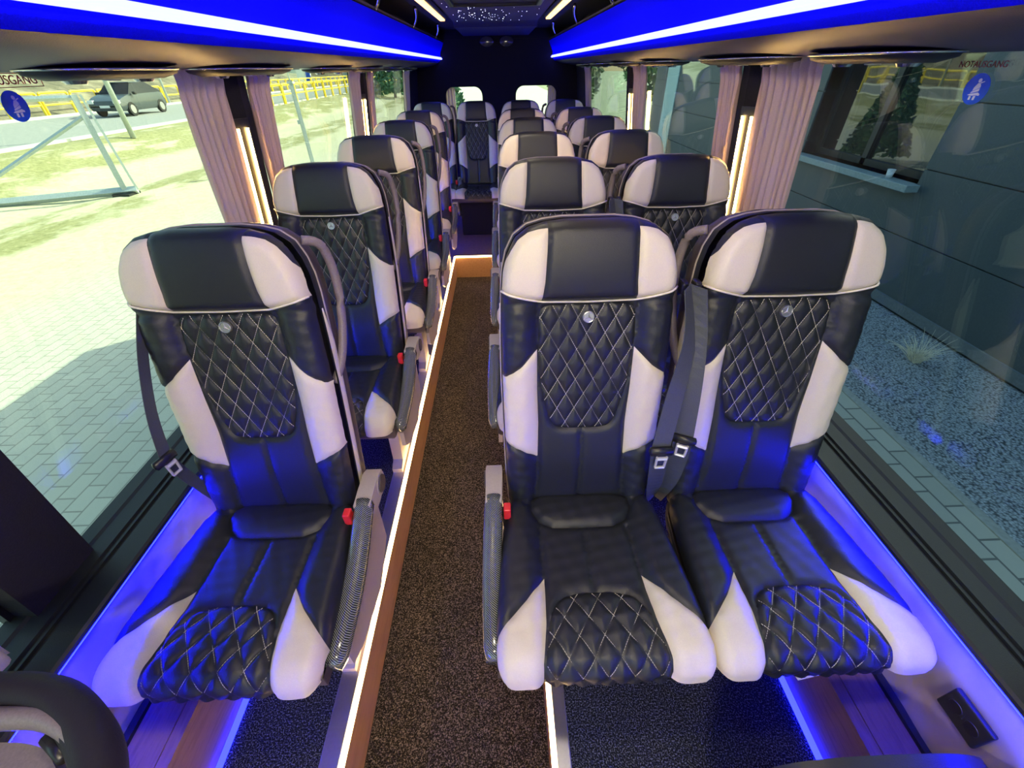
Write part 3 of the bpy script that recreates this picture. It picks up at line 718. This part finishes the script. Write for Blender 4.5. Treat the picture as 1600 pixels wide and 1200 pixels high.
curtain(-1,3.20,3.435,3.24,3.43,folds=5,label='pleated curtain on the near side of the second left pillar',d0=.060,amp=.014)
curtain(-1,3.58,3.71,3.58,3.68,folds=4,label='narrow curtain just behind the second left pillar',d0=.08)
curtain(-1,5.15,5.42,5.2,5.42,folds=5,label='pale curtain at the rear end of the last left window',d0=.05)
curtain(1,1.42,1.755,1.46,1.745,folds=8,label='pink pleated curtain on the near side of the first right pillar',d0=.060,amp=.014)
curtain(1,1.875,2.03,1.88,1.99,folds=5,label='pink curtain on the far side of the first right pillar',d0=.08)
curtain(1,3.14,3.435,3.18,3.43,folds=6,label='pink pleated curtain on the near side of the second right pillar',d0=.060,amp=.014)
curtain(1,5.12,5.40,5.16,5.40,folds=5,label='pale curtain at the rear end of the last right window',d0=.05)
curtain(-1,.10,.37,.12,.36,z0=.56,folds=5,label='bunched hem of a beige curtain at the left picture edge',d0=.085)
curtain(1,-.05,.245,-.05,.268,z0=.545,folds=5,label='bunched hem of a beige curtain at the right picture edge',d0=.085)
for x0,x1,lb in((-.62,-.51,'brown curtain in the left rear door window'),(.60,.70,'brown curtain in the right rear door window')):
    m=MB();V=[]
    for i in range(25):
        f=i/24
        for z in(.80,1.28): V.append((x0+(x1-x0)*f,YB+.055+.012*math.sin(f*19),z))
    m.add(V,[(2*i,2*i+1,2*i+3,2*i+2) for i in range(24)]); tag(m.build('curtain',MT['curtain'],smooth=True),lb,'curtain','curtains of the rear doors')
# blind roof above the bus, closes the body
struct('roof',MB().box(-1.0,1.0,YF-1.2,6.3,1.86,1.92).box(-.55,.55,4.2,5.9,1.92,2.1),MT['white'])
struct('chassis',MB().box(-1.05,1.05,YF-1.2,6.3,-.5,-.26),MT['dark'])
# ------------------------------------------------------------------ socket, stickers, writing
t=empty('power_socket',(.918,.230,.388)); tag(t,'black double power socket on the cream wall at bottom right','socket')
MB().box(-.006,.006,-.042,.042,-.036,.036,.004).build('plate',MT['dark'],t)
for dy in(-.018,.018): MB().disc((-.004,dy,0),(-1,0,0),.015,.003,20,.013).build('outlet',MT['blackp'],t)
MB().disc((-.008,0,.0),(-1,0,0),.002,.002,10).build('screw',MT['chrome'],t)
blue=plain('sticker_blue',(.01,.10,.62),.4); redt=plain('sticker_red',(.55,.03,.05),.5); pink=plain('sticker_frame',(.50,.30,.26),.6)
def glass_local(name,sg,y,z,label,cat):
    t=empty(name,(sg*(tx(z)-.0065),y,z)); 
    # local x to the viewer's right, local z up the glass, local -y to the viewer
    a=math.atan(.11)
    up=Vector((-sg*math.sin(a),0,math.cos(a))); right=Vector((0,-1,0)) if sg>0 else Vector((0,1,0)); fwd=up.cross(right)
    Mx=Matrix.Identity(4)
    for i in range(3): Mx[i][0]=right[i];Mx[i][1]=fwd[i];Mx[i][2]=up[i]
    Mx.translation=t.location; t.matrix_world=Mx; tag(t,label,cat); return t
for sg,yy,zz,lb in((1,1.003,1.409,'round blue seat-belt reminder sticker with white figure on the right window'),(-1,1.030,1.414,'round blue seat-belt reminder sticker at the left picture edge')):
    t=glass_local('belt_sticker',sg,yy,zz,lb,'sticker')
    MB().disc((0,0,0),(0,-1,0),.0265,.0012,40).build('disc',blue,t)
    m=MB();y=-.0018
    def pl(P): m.add([(a*.001,y,b_*.001) for a,b_ in P]+[(a*.001,y+.0005,b_*.001) for a,b_ in P],[tuple(range(len(P)))]+[tuple(range(len(P),2*len(P)))[::-1]])
    pl([(2+3.6*math.cos(q),14.5+3.6*math.sin(q)) for q in [2*math.pi*k/16 for k in range(16)]])
    pl([(0,10),(5,10.5),(8,6),(8,3),(-6,-3),(-5,3)]); pl([(-7.5,-4.5),(8,2),(8,-3),(-8,-7)]); pl([(-13,-10),(-8.5,-8),(8,-5),(13,-8),(12,-10.5),(8,-10),(-6,-11)])
    pl([(-8,-11.5),(-3.5,-12),(-4,-18),(-8,-18)]); pl([(1,-11.5),(6,-11),(5,-18),(1,-18)]); pl([(5,11.5),(12,14),(12.5,12.5),(6,9.8)])
    m.build('figure',MT['white'],t)
def text(s,size,mat,parent,loc,name='lettering',flip=1):
    c=bpy.data.curves.new(name,'FONT'); c.body=s; c.size=size; c.align_x='CENTER'; c.align_y='CENTER'; c.extrude=.0004
    o=bpy.data.objects.new(name,c); COL.objects.link(o)
    me=bpy.data.meshes.new_from_object(o); bpy.data.objects.remove(o); me.transform(Matrix.Rotation(math.pi/2,4,'X')); me.transform(Matrix.Scale(flip,4,(1,0,0)) if flip<0 else Matrix.Identity(4)); me.transform(Matrix.Translation(loc))
    return link(name,me,mat,parent)
t=glass_local('exit_sticker',-1,1.030,1.456,'clear sticker with red framed German exit lettering on the left window','sticker')
text('NOTAUSGANG',.0215,redt,t,(0,-.0015,0))
m=MB()
for a,b_,c,d in((-.085,.085,.0105,.0118),(-.085,.085,-.0118,-.0105),(-.0855,-.0842,-.0118,.0118),(.0842,.0855,-.0118,.0118)): m.box(a,b_,-.0016,-.0008,c,d)
m.build('border',redt,t)
t=glass_local('exit_sticker',1,1.012,1.449,'faint red exit lettering sticker on the right window','sticker')
text('NOTAUSGANG',.0150,plain('faded_red',(.20,.03,.05),.6),t,(0,-.0015,0),flip=1)
# paper tag hanging under the nearest window seat
m=MB(); m.add([(.63,.345,.352),(.745,.350,.352),(.728,.335,.322),(.655,.325,.318)],[(0,1,2,3)]); m.add([(.63,.346,.353),(.745,.351,.353),(.728,.336,.323),(.655,.326,.319)],[(3,2,1,0)]); tag(m.build('paper_tag',MT['paper']),'white paper tag hanging below the front window seat','tag')
# ------------------------------------------------------------------ things in front of the first rows
def arch(cx,w,ztop,zbot,r,n=14):
    P=[(cx-w,zbot)]
    for k in range(n+1): a=math.pi-math.pi/2*k/n; P.append((cx-w+r+r*math.cos(a),ztop-r+r*math.sin(a)))
    for k in range(n+1): a=math.pi/2-math.pi/2*k/n; P.append((cx+w-r+r*math.cos(a),ztop-r+r*math.sin(a)))
    return P+[(cx+w,zbot)]
t=empty('guide_seat',(0,0,0)); tag(t,'folded dark seat back with taupe grip ring at the bottom left corner','seat')
def curve(P,n=6):
    q=[Vector(p) for p in P];o=[]
    for i in range(len(q)-1):
        p0=q[max(i-1,0)];p1=q[i];p2=q[i+1];p3=q[min(i+2,len(q)-1)]
        for k in range(n):
            f=k/n; o.append(.5*((2*p1)+(p2-p0)*f+(2*p0-5*p1+4*p2-p3)*f*f+(3*p1-p0-3*p2+p3)*f**3))
    return o+[q[-1]]
MB().tube(curve([(-.98,.05,.78),(-.95,.16,.78),(-.86,.212,.78),(-.729,.216,.78),(-.64,.208,.78),(-.565,.172,.78),(-.512,.125,.78),(-.48,.06,.78),(-.47,-.05,.78)]),.025,14,flat=1.3).build('padded_rim',MT['rim'],t,True)
MB().tube(curve([(-.93,.05,.79),(-.90,.15,.79),(-.80,.180,.79),(-.68,.184,.79),(-.615,.181,.79),(-.56,.160,.79),(-.525,.130,.79),(-.50,.08,.79),(-.492,-.05,.79)]),.013,12,flat=1.5).build('grip_ring',MT['taupe'],t,True)
m=MB().prism([(p.x,p.y) for p in curve([(-.92,-.05,0),(-.91,.10,0),(-.84,.155,0),(-.70,.165,0),(-.63,.160,0),(-.59,.140,0),(-.555,.110,0),(-.53,.06,0),(-.52,-.05,0)])],'z',.72,.765); m.build('back_panel',MT['taupe'],t,auto=True)
MB().tube([(-.605,.163,.785),(-.565,.142,.785)],.008,10).build('lever',MT['blackp'],t,True)
MB().box(-.80,-.70,-.03,.03,.0,.72,.01).build('pedestal',MT['dark'],t)
t=empty('side_console',(.72,.12,0)); tag(t,'low black padded console top with chrome clip at bottom right edge','console')
P=[(-.27,.0),(-.26,.40),(-.20,.455),(-.10,.475),(.05,.468),(.14,.43),(.19,.36),(.20,.0)]
MB().prism(smooth(P,2),'y',-.10,.045).build('padding',MT['black'],t,auto=True)
MB().box(.125,.19,-.01,.02,.415,.432,.004).build('clip',MT['chrome'],t)
# ------------------------------------------------------------------ OUTSIDE
GZ=-.85
def ground_mat():
    m,nt,bs=new('ground_surface'); bs.inputs['Roughness'].default_value=.9
    tc=nt.nodes.new('ShaderNodeTexCoord'); sep=nt.nodes.new('ShaderNodeSeparateXYZ'); nt.links.new(tc.outputs['Object'],sep.inputs[0])
    n1=noise(nt,.55,6,.65); n2=noise(nt,9,5,.7); n3=noise(nt,1.4,5,.6,stretch=(1,.35,1))
    sand=ramp(nt,n2.outputs['Fac'],[(.3,(.50,.46,.30)),(.7,(.66,.62,.44))]); grass=ramp(nt,n2.outputs['Fac'],[(.3,(.20,.20,.075)),(.55,(.34,.32,.14)),(.8,(.55,.50,.32))])
    br=nt.nodes.new('ShaderNodeTexBrick'); br.inputs['Scale'].default_value=1; br.inputs['Brick Width'].default_value=.22; br.inputs['Row Height'].default_value=.13; br.inputs['Mortar Size'].default_value=.006
    br.inputs['Color1'].default_value=(.52,.50,.42,1);br.inputs['Color2'].default_value=(.57,.55,.46,1);br.inputs['Mortar'].default_value=(.33,.31,.26,1)
    mp=nt.nodes.new('ShaderNodeMapping'); mp.inputs['Rotation'].default_value=(0,0,math.radians(90)); nt.links.new(tc.outputs['Object'],mp.inputs[0]); nt.links.new(mp.outputs[0],br.inputs['Vector'])
    def mth(op,a,b_=None,c=None):
        k=nt.nodes.new('ShaderNodeMath');k.operation=op
        for i,s in enumerate((a,b_,c)):
            if s is None: continue
            if isinstance(s,(int,float)): k.inputs[i].default_value=s
            else: nt.links.new(s,k.inputs[i])
        return k.outputs[0]
    def mr(src,a,b_,c=0,d=1):
        k=nt.nodes.new('ShaderNodeMapRange'); k.interpolation_type='SMOOTHSTEP'
        for i,s in enumerate((a,b_,c,d)): k.inputs[i+1].default_value=s
        nt.links.new(src,k.inputs[0]); return k.outputs[0]
    X=mth('ADD',sep.outputs[0],mth('MULTIPLY',mth('SUBTRACT',n1.outputs['Fac'],.5),2.4))
    def band(a0,a1,b0,b1): return mth('MULTIPLY',mr(X,b1,b0),mr(X,a0,a1))
    g1=band(-9.9,-9.3,-8.3,-7.7); g2=mr(X,-11.3,-12.2); gr=mth('MAXIMUM',mth('MULTIPLY',g1,mr(n3.outputs['Fac'],.40,.55)),mth('MULTIPLY',g2,mr(n3.outputs['Fac'],.33,.5)))
    pv=mr(X,-7.2,-4.8)
    def mixc(f,a,b_):
        k=nt.nodes.new('ShaderNodeMix');k.data_type='RGBA'; nt.links.new(f,k.inputs[0]);nt.links.new(a,k.inputs[6]);nt.links.new(b_,k.inputs[7]); return k.outputs[2]
    c=mixc(pv,sand.outputs[0],br.outputs[0]); c=mixc(gr,c,grass.outputs[0]); nt.links.new(c,bs.inputs['Base Color']); bump(nt,bs,n2.outputs['Fac'],.4,.03); return m
def terr(x,y):
    t=min(1,max(0,(-10.8-x)/3.6)); t=t*t*(3-2*t); z=GZ+.50*t
    return z
m=MB();V=[];xs=[6-.35*i for i in range(64)];ys=[-14+1.5*i for i in range(90)]
for x in xs:
    for y in ys: V.append((x,y,terr(x,y)+(.03*math.sin(x*3.1+y*1.7)*math.sin(y*2.3-x) if x<-8 and x>-14.4 else 0)))
ny=len(ys); m.add(V,[(i*ny+j,(i+1)*ny+j,(i+1)*ny+j+1,i*ny+j+1) for i in range(len(xs)-1) for j in range(ny-1)])
struct('ground',m,ground_mat(),smooth=True)
struct('ground_road',MB().box(-26.5,-15.2,-20,140,-.5,-.33),plain('asphalt',(.33,.33,.31),.9,nscale=6,nst=.2))
struct('ground_kerb',MB().box(-15.3,-15.05,-20,140,-.5,-.27).box(-24.6,-24.3,-20,140,-.4,-.22),plain('kerb_concrete',(.6,.6,.55),.9))
struct('ground_far',MB().box(-120,60,119,260,-.9,-.86).box(6,60,-20,119,-.9,-.86),plain('far_ground',(.28,.30,.16),.95,nscale=2,nst=.2,vary=.3))
# hillside beyond the road
m=MB();V=[];nx=26;ny=90
for i in range(nx+1):
    for j in range(ny+1):
        x=-26-i*1.3; y=5+j*1.4; f=i/nx
        far=max(0,min(1,(y-60)/50)); z=-.35+(9*(1-far)+1.0*far)*f**.8+.35*math.sin(x*.9+y*.5)*math.sin(y*.7)*f+.3*random.random()*f
        V.append((x,y,z))
m.add(V,[(i*(ny+1)+j,(i+1)*(ny+1)+j,(i+1)*(ny+1)+j+1,i*(ny+1)+j+1) for i in range(nx) for j in range(ny)])
mm,nt,bs=new('hillside'); n=noise(nt,.7,8,.7); r_=ramp(nt,n.outputs['Fac'],[(.3,(.09,.085,.05)),(.5,(.20,.17,.11)),(.62,(.34,.29,.19)),(.75,(.16,.18,.08))]); nt.links.new(r_.outputs[0],bs.inputs['Base Color']); bs.inputs['Roughness'].default_value=.95
struct('ground_hill',m,mm,smooth=True)
# right: pavers, gravel, building
mm,nt,bs=new('grey_pavers'); tc=nt.nodes.new('ShaderNodeTexCoord'); br=nt.nodes.new('ShaderNodeTexBrick'); br.inputs['Scale'].default_value=1; br.inputs['Brick Width'].default_value=.24; br.inputs['Row Height'].default_value=.14; br.inputs['Mortar Size'].default_value=.007
br.inputs['Color1'].default_value=(.46,.45,.37,1);br.inputs['Color2'].default_value=(.54,.52,.43,1);br.inputs['Mortar'].default_value=(.17,.17,.15,1)
mp=nt.nodes.new('ShaderNodeMapping'); mp.inputs['Rotation'].default_value=(0,0,math.radians(90)); nt.links.new(tc.outputs['Object'],mp.inputs[0]); nt.links.new(mp.outputs[0],br.inputs['Vector']); nt.links.new(br.outputs[0],bs.inputs['Base Color']); bs.inputs['Roughness'].default_value=.85; bump(nt,bs,br.outputs['Fac'],-.4,.01)
struct('ground_pavers',MB().box(.9,2.93,-8,20,GZ-.05,GZ+.012),mm)
struct('ground_edging',MB().box(2.93,3.00,-8,20,GZ-.05,GZ+.02),plain('edging',(.40,.40,.36),.9))
mm,nt,bs=new('gravel'); vo=nt.nodes.new('ShaderNodeTexVoronoi'); vo.inputs['Scale'].default_value=60; tc=nt.nodes.new('ShaderNodeTexCoord'); nt.links.new(tc.outputs['Object'],vo.inputs['Vector']); r_=ramp(nt,vo.outputs['Distance'],[(0,(.70,.74,.76)),(.45,(.42,.45,.47)),(.8,(.08,.09,.10))]); mx=nt.nodes.new('ShaderNodeMix'); mx.data_type='RGBA';mx.blend_type='MULTIPLY';mx.inputs[0].default_value=.6
nt.links.new(r_.outputs[0],mx.inputs[6]);nt.links.new(vo.outputs['Color'],mx.inputs[7]); n=noise(nt,60,2); r2=ramp(nt,n.outputs['Fac'],[(.3,(.5,.5,.5)),(.7,(1,1,1))]); nt.links.new(r2.outputs[0],mx.inputs[7]); nt.links.new(mx.outputs[2],bs.inputs['Base Color']); bump(nt,bs,vo.outputs['Distance'],-.8,.03)
tag(MB().box(3.0,4.42,-8,20,GZ-.05,GZ+.02).build('gravel_bed',mm),'grey gravel strip between pavers and the dark building','gravel',kind='stuff')
# building with window
wallm,nt,bs=new('anthracite_cladding'); bs.inputs['Roughness'].default_value=.55
n=noise(nt,60,3); r_=ramp(nt,n.outputs['Fac'],[(.3,(.060,.078,.085)),(.7,(.075,.094,.10))]); nt.links.new(r_.outputs[0],bs.inputs['Base Color'])
t=empty('building',(4.42,0,GZ)); tag(t,'dark grey clad building wall with a deep window beside the bus','building')
m=MB(); zs=[.12,.75,1.40,1.98,2.62,3.3,3.95,4.6,5.2]; 
wy0,wy1,wz0,wz1=4.65,6.75,1.25,2.75
for a,b_ in zip(zs,zs[1:]):
    for y0,y1 in((-8,wy0),(wy1,14.2)): m.box(0,.3,y0,y1,a+.006,b_-.006)
    for c,d in((a,min(b_,wz0)),(max(a,wz1),b_)):
        if d-c>.03: m.box(0,.3,wy0,wy1,c+.006,d-.006)
m.box(.02,.32,-8,14.2,0,5.2) if 0 else m.box(.025,.32,-8,wy0,0,5.2).box(.025,.32,wy1,14.2,0,5.2).box(.025,.32,wy0,wy1,0,wz0).box(.025,.32,wy0,wy1,wz1,5.2)
m.build('cladding',wallm,t)
MB().box(-.03,.0,-8,14.2,.05,.15).build('base_strip',plain('base_metal',(.15,.17,.18),.4),t)
w=MB().box(.20,.26,wy0,wy0+.07,wz0,wz1).box(.20,.26,wy1-.07,wy1,wz0,wz1).box(.20,.26,wy0,wy1,wz0,wz0+.07).box(.20,.26,wy0,wy1,wz1-.07,wz1).box(.20,.26,5.75,5.83,wz0,wz1).build('window_frame',MT['dark'],t)
mg,nt,bs=new('dark_window_glass'); bs.inputs['Base Color'].default_value=(.01,.012,.013,1); bs.inputs['Roughness'].default_value=.02; bs.inputs['Specular IOR Level'].default_value=1.0
n=noise(nt,1.1,2); bump(nt,bs,n.outputs['Fac'],.15,.02)
MB().box(.24,.245,wy0,wy1,wz0,wz1).build('pane',mg,w)
MB().box(-.14,.22,wy0-.05,wy1+.1,wz0-.07,wz0,.006).build('window_sill',plain('sill_metal',(.26,.33,.34),.35),t)
MB().box(-.02,.01,12.4,13.2,.1,2.3).build('service_door',plain('pale_door',(.45,.62,.60),.5),t)
t=empty('paper_cup',(4.36,4.98,GZ+wz0)); tag(t,'small white paper cup left on the building window sill','cup')
MB().disc((0,0,0),(0,0,1),.028,.085,24,.038).build('body',MT['paper'],t,True); P=[(.038*math.cos(q),.038*math.sin(q),.086) for q in [2*math.pi*k/20 for k in range(21)]]; MB().tube(P,.003,6,False).build('rim',MT['paper'],t,True)
# dry grass tuft
m=MB()
for i in range(95):
    a=random.uniform(0,2*math.pi);L=random.uniform(.14,.36);s=random.uniform(.25,1.0); p0=Vector((random.uniform(-.03,.03),random.uniform(-.03,.03),.014)); P=[]
    for k in range(6):
        f=k/5; P.append(p0+Vector((math.cos(a)*L*s*f,math.sin(a)*L*s*f,L*(f*(1.25-s*.45)-.35*s*f*f*f))))
    m.tube(P,[.0035*(1-.8*k/5) for k in range(6)],4)
o=m.build('grass_tuft',plain('dry_grass',(.85,.78,.60),.8)); o.location=(3.88,3.14,GZ+.01); tag(o,'dry straw coloured grass tuft growing in the gravel strip','plant')
# trees / hedges
leaf=plain('foliage_green',(.10,.17,.05),.8,nscale=6,nst=.1,vary=.5); leafd=plain('conifer_green',(.10,.22,.11),.8,vary=.4); bark=plain('bark',(.16,.14,.11),.9,nscale=20,nst=.5)
def tree(loc,h,rad,mat,label,conifer=False,n=1500,leafs=.1):
    t=empty('conifer' if conifer else 'broadleaf_tree',loc); tag(t,label,'tree')
    MB().tube([(0,0,0),(0.05,0,h*.5),(0,0,h*.9)],[.03*h,.02*h,.006*h],8).build('trunk',bark,t,True)
    m=MB()
    for i in range(n):
        if conifer: f=random.random()**.6; rr=rad*f*random.uniform(.6,1); a=random.uniform(0,6.28); p=Vector((rr*math.cos(a),rr*math.sin(a),h*(1-f*.92)))
        else:
            d=Vector((random.gauss(0,1),random.gauss(0,1),random.gauss(0,1))).normalized()*random.uniform(.45,1)**.5; p=Vector((d.x*rad,d.y*rad,h*.62+d.z*h*.40))
        e1=Vector((random.gauss(0,1),random.gauss(0,1),random.gauss(0,1))).normalized(); e2=e1.orthogonal().normalized(); s=leafs*random.uniform(.6,1.5)
        m.add([p+e1*s,p+e2*s*.6,p-e1*s,p-e2*s*.6],[(0,1,2,3)])
    m.build('foliage',mat,t); return t
tree((5.6,17.4,GZ),5.5,1.6,leaf,'bushy green tree past the end of the dark building',n=3500)
tree((10.2,22.5,GZ),7,2.6,leaf,'taller green tree behind the bushy one right of the bus',n=3500,leafs=.14)
tree((3.6,24,GZ),3.2,1.3,leaf,'low green shrub seen through the right rear door window',n=1500)
tree((-1.25,13.0,GZ),2.75,.8,leafd,'small conifer outside the left rear door window',True,n=2200,leafs=.07)
tree((-10.5,52,GZ),5.0,2.4,leafd,'pale green conifer beyond the far rail through the last left window',True,n=1800,leafs=.2)
tree((-24,96,GZ),6,3,leaf,'round tree far down the road left of the houses',n=1500,leafs=.3)
# yellow railings
yel=plain('yellow_paint',(.95,.66,.02),.5)
m=MB(); L=1.9;Hh=1.1
P=[(0,0,0),(0,0,Hh-.15)]+[(0,.15-.15*math.cos(a),Hh-.15+.15*math.sin(a)) for a in [math.pi/2*k/5 for k in range(1,6)]]
P2=[(p[0],L-p[1],p[2]) for p in P[::-1]]; m.tube(P+P2,.065,6); m.tube([(0,0,.55),(0,L,.55)],.05,6)
rp=m.me('road_railing'); first=True
cnt=0
def rail(x,y,label,group):
    global cnt
    o=bpy.data.objects.new('road_railing',rp); 
    if cnt==0: rp.materials.append(yel)
    cnt+=1
    COL.objects.link(o); o.location=(x,y,-.34 if x<-20 else -.30); tag(o,label,'railing',group)
for i in range(34): rail(-25.3,18+i*2.1,'yellow tube railing section on the far side of the road','yellow railings across the road')
for i in range(34): rail(-14.7,33+i*2.1,'yellow tube railing section on the near side of the road','yellow railings on the near kerb')
# gate
galv=plain('galvanised_steel',(.52,.58,.57),.45,.3)
t=empty('field_gate',(-9.04,11.0,GZ)); tag(t,'galvanised steel sliding gate frame with diagonal brace on the sand','gate')
d=Vector((-2.17,-.95,0)).normalized(); 
def bar(a,b_,w,name): return MB().tube([a,b_],w,4).build(name,galv,t)
bar(Vector((0,0,0)),Vector((0,0,2.0)),.075,'post'); bar(Vector((0,0,.1))-d*.25,d*6+Vector((0,0,.1)),.09,'bottom_rail'); bar(Vector((0,0,1.95)),d*6+Vector((0,0,1.95)),.05,'top_rail')
bar(Vector((0,0,1.62)),d*3+Vector((0,0,.15)),.04,'brace'); bar(d*3+Vector((0,0,.15)),d*3+Vector((0,0,1.9)),.03,'upright'); bar(-d*.25+Vector((0,0,.1)),-d*.12+Vector((0,0,2.0)),.03,'guide_post')
MB().box(-.2,.2,-.2,.2,-.02,.06).build('footing',MT['dark'],t)
t=empty('fence_post',(-5.7,14.28,GZ)); tag(t,'grey steel fence post standing alone on the sand lot','post')
MB().tube([(0,0,0),(0,0,2.05)],.06,4).build('shaft',galv,t); MB().box(-.1,.02,-.04,.04,1.1,1.2).build('bracket',galv,t); MB().box(-.08,.08,-.08,.08,2.05,2.1).build('cap',galv,t)
# lamp posts
for x,y,h,lb in((-13.6,18.2,7,'pale lamp post in front of the parked car'),(-24,60,8,'distant lamp post beyond the yellow railings'),(-24.5,38,8,'lamp post at the curtain edge of the first left window')):
    t=empty('lamp_post',(x,y,-.4)); tag(t,lb,'lamp post'); MB().tube([(0,0,0),(0,0,h)],[.09,.06],8).build('pole',galv,t,True); MB().box(0,.7,-.12,.12,h-.02,h+.1,.02).build('lamp_head',MT['white'],t)
# car, front to the camera side
t=empty('car',(-20.9,29.0,-.33),math.radians(2)); tag(t,'dark grey hatchback car driving on the road behind the railings','car')
# local: forward = -y
def car():
    W=.88
    sec=[(-2.05,.35,.55,.70),(-2.0,.28,.72,.82),(-1.6,.25,.86,.87),(-1.05,.25,.98,.88),(-.9,.25,1.0,.88),(.9,.25,1.02,.88),(1.6,.25,1.0,.87),(1.95,.3,.92,.84),(2.05,.38,.75,.76)]
    m=MB();V=[]
    for y,z0,z1,w in sec: V+=[(-w*.9,y,z0),(-w,y,z0+.15),(-w,y,(z0+z1)/2),(-w*.93,y,z1),(w*.93,y,z1),(w,y,(z0+z1)/2),(w,y,z0+.15),(w*.9,y,z0)]
    n=8;m.add(V,[(i*n+j,i*n+(j+1)%n,(i+1)*n+(j+1)%n,(i+1)*n+j) for i in range(len(sec)-1) for j in range(n)]+[tuple(range(n)),tuple(len(V)-n+j for j in range(n))])
    m.build('body',plain('car_paint',(.06,.075,.08),.25),t,auto=True)
    m=MB();V=[]
    for y,z,w in((-1.05,.96,.80),(-.35,1.44,.64),(.9,1.50,.64),(1.85,1.05,.76)): V+=[(-w,y,z),(w,y,z)]
    for y,z,w in((-1.05,.95,.82),(-.35,.98,.84),(.9,1.0,.84),(1.85,.98,.80)): V+=[(-w,y,z),(w,y,z)]
    m.add(V,[(0,1,3,2),(2,3,5,4),(4,5,7,6),(0,2,10,8),(2,4,12,10),(4,6,14,12),(1,9,11,3),(3,11,13,5),(5,13,15,7)]); m.build('windows',plain('car_glass',(.006,.008,.010),.5,spec=.2),t,auto=True)
    m=MB().box(-.62,.62,-.32,.95,1.455,1.50,.02); m.build('roof_panel',bpy.data.materials['car_paint'],t)
    for sx in(-1,1):
        for yy in(-1.3,1.3):
            MB().disc((sx*.74,yy,.32),(sx,0,0),.32,.16,22).build('wheel',MT['blackp'],t,auto=True)
            MB().disc((sx*.90,yy,.32),(sx,0,0),.20,.01,14).build('hubcap',MT['alu'],t)
        MB().box(sx*.50,sx*.80,-2.07,-1.9,.60,.76,.02).build('headlight',MT['white'],t)
        MB().box(sx*.9,sx*1.05,-.85,-.70,.95,1.08,.02).build('mirror',MT['blackp'],t)
    MB().box(-.25,.25,-2.08,-2.04,.42,.53).build('number_plate',MT['white'],t)
car()
# distant houses
hw=plain('house_wall',(.55,.60,.56),.8); hr=plain('house_roof',(.16,.24,.27),.7)
for i,(x,y,w,h) in enumerate(((-27,106,7,3.0),(-16,112,6,2.6),(-9,116,6,2.6),(-40,98,8,3.2))):
    t=empty('house',(x,y,GZ)); tag(t,['distant gabled house with blue-grey roof, left of the pair','middle distant gabled house beyond the railings','distant gabled house nearest the left curtain','brown roofed distant house furthest left up the slope'][i],'house','distant houses')
    MB().box(-w/2,w/2,-3,3,0,h).build('wall',hw,t); m=MB().prism([(-w/2-.3,h),(w/2+.3,h),(0,h+2.6)],'y',-3.3,3.3); m.build('roof',hr,t)
    for k in(-1,1): MB().box(k*w*.25-.5,k*w*.25+.5,-3.05,-2.99,1.0,2.0).build('window',MT['blackp'],t)
t=empty('billboard',(-26.5,72,-.3)); tag(t,'white and blue roadside sign far down the road','sign')
MB().tube([(0,0,0),(0,0,2.2)],.08,6).build('pole',galv,t); MB().box(-1.1,.1,-.05,.05,1.0,3.4).build('board',MT['white'],t); MB().box(.1,.7,-.06,.04,.6,3.2).build('panel',blue,t)
# parked brightness behind: pale yard already the ground
# ------------------------------------------------------------------ LIGHT
w=bpy.data.worlds.new('world'); S.world=w; w.use_nodes=True; nt=w.node_tree; nt.nodes.clear()
bg=nt.nodes.new('ShaderNodeBackground'); o=nt.nodes.new('ShaderNodeOutputWorld'); sk=nt.nodes.new('ShaderNodeTexSky')
sk.sky_type='NISHITA'; sk.sun_disc=False; sk.sun_elevation=math.radians(33); sk.sun_rotation=math.radians(54); sk.dust_density=2.5; sk.air_density=1.2
bg.inputs[1].default_value=.42
nt.links.new(sk.outputs[0],bg.inputs[0]); nt.links.new(bg.outputs[0],o.inputs[0])
sun=bpy.data.lights.new('sun','SUN'); sun.energy=9; sun.color=(1,.93,.74); sun.angle=math.radians(.6); so=bpy.data.objects.new('sun',sun); COL.objects.link(so)
so.rotation_euler=Vector((-3.4,-2.5,-2.75)).to_track_quat('-Z','Y').to_euler()
def area(name,loc,target,sx,sy,e,c):
    l=bpy.data.lights.new(name,'AREA'); l.shape='RECTANGLE'; l.size=sx;l.size_y=sy;l.energy=e;l.color=c
    o=bpy.data.objects.new(name,l); COL.objects.link(o); o.location=loc; o.rotation_euler=(Vector(target)-Vector(loc)).to_track_quat('-Z','Y').to_euler(); return o
# dome lamps added to brighten the cabin, out of view above entrance and aisle
for y,e in((-.75,30),(.35,8.5),(1.3,5),(2.2,7)):
    t=empty('fill_lamp',(0,y,1.774)); tag(t,'flat ceiling dome lamp added to brighten the aisle','ceiling light','dome lamps added in the ceiling')
    if y<.5 or 1:
        MB().box(-.13,.13,-.07,.07,-.012,0,.004).build('housing',MT['rack'],t)
        MB().box(-.115,.115,-.055,.055,-.015,-.011,.001).build('lens',MT['white'],t)
    area('fill_light',(0,y,1.755),(0,y+(1.2 if y<0 else .5),.6),.24,.12,e,(1,.87,.60))
S.view_settings.view_transform='Standard'; S.view_settings.look='None'; S.view_settings.gamma=1; S.view_settings.use_curve_mapping=False
S.view_settings.exposure=0.0
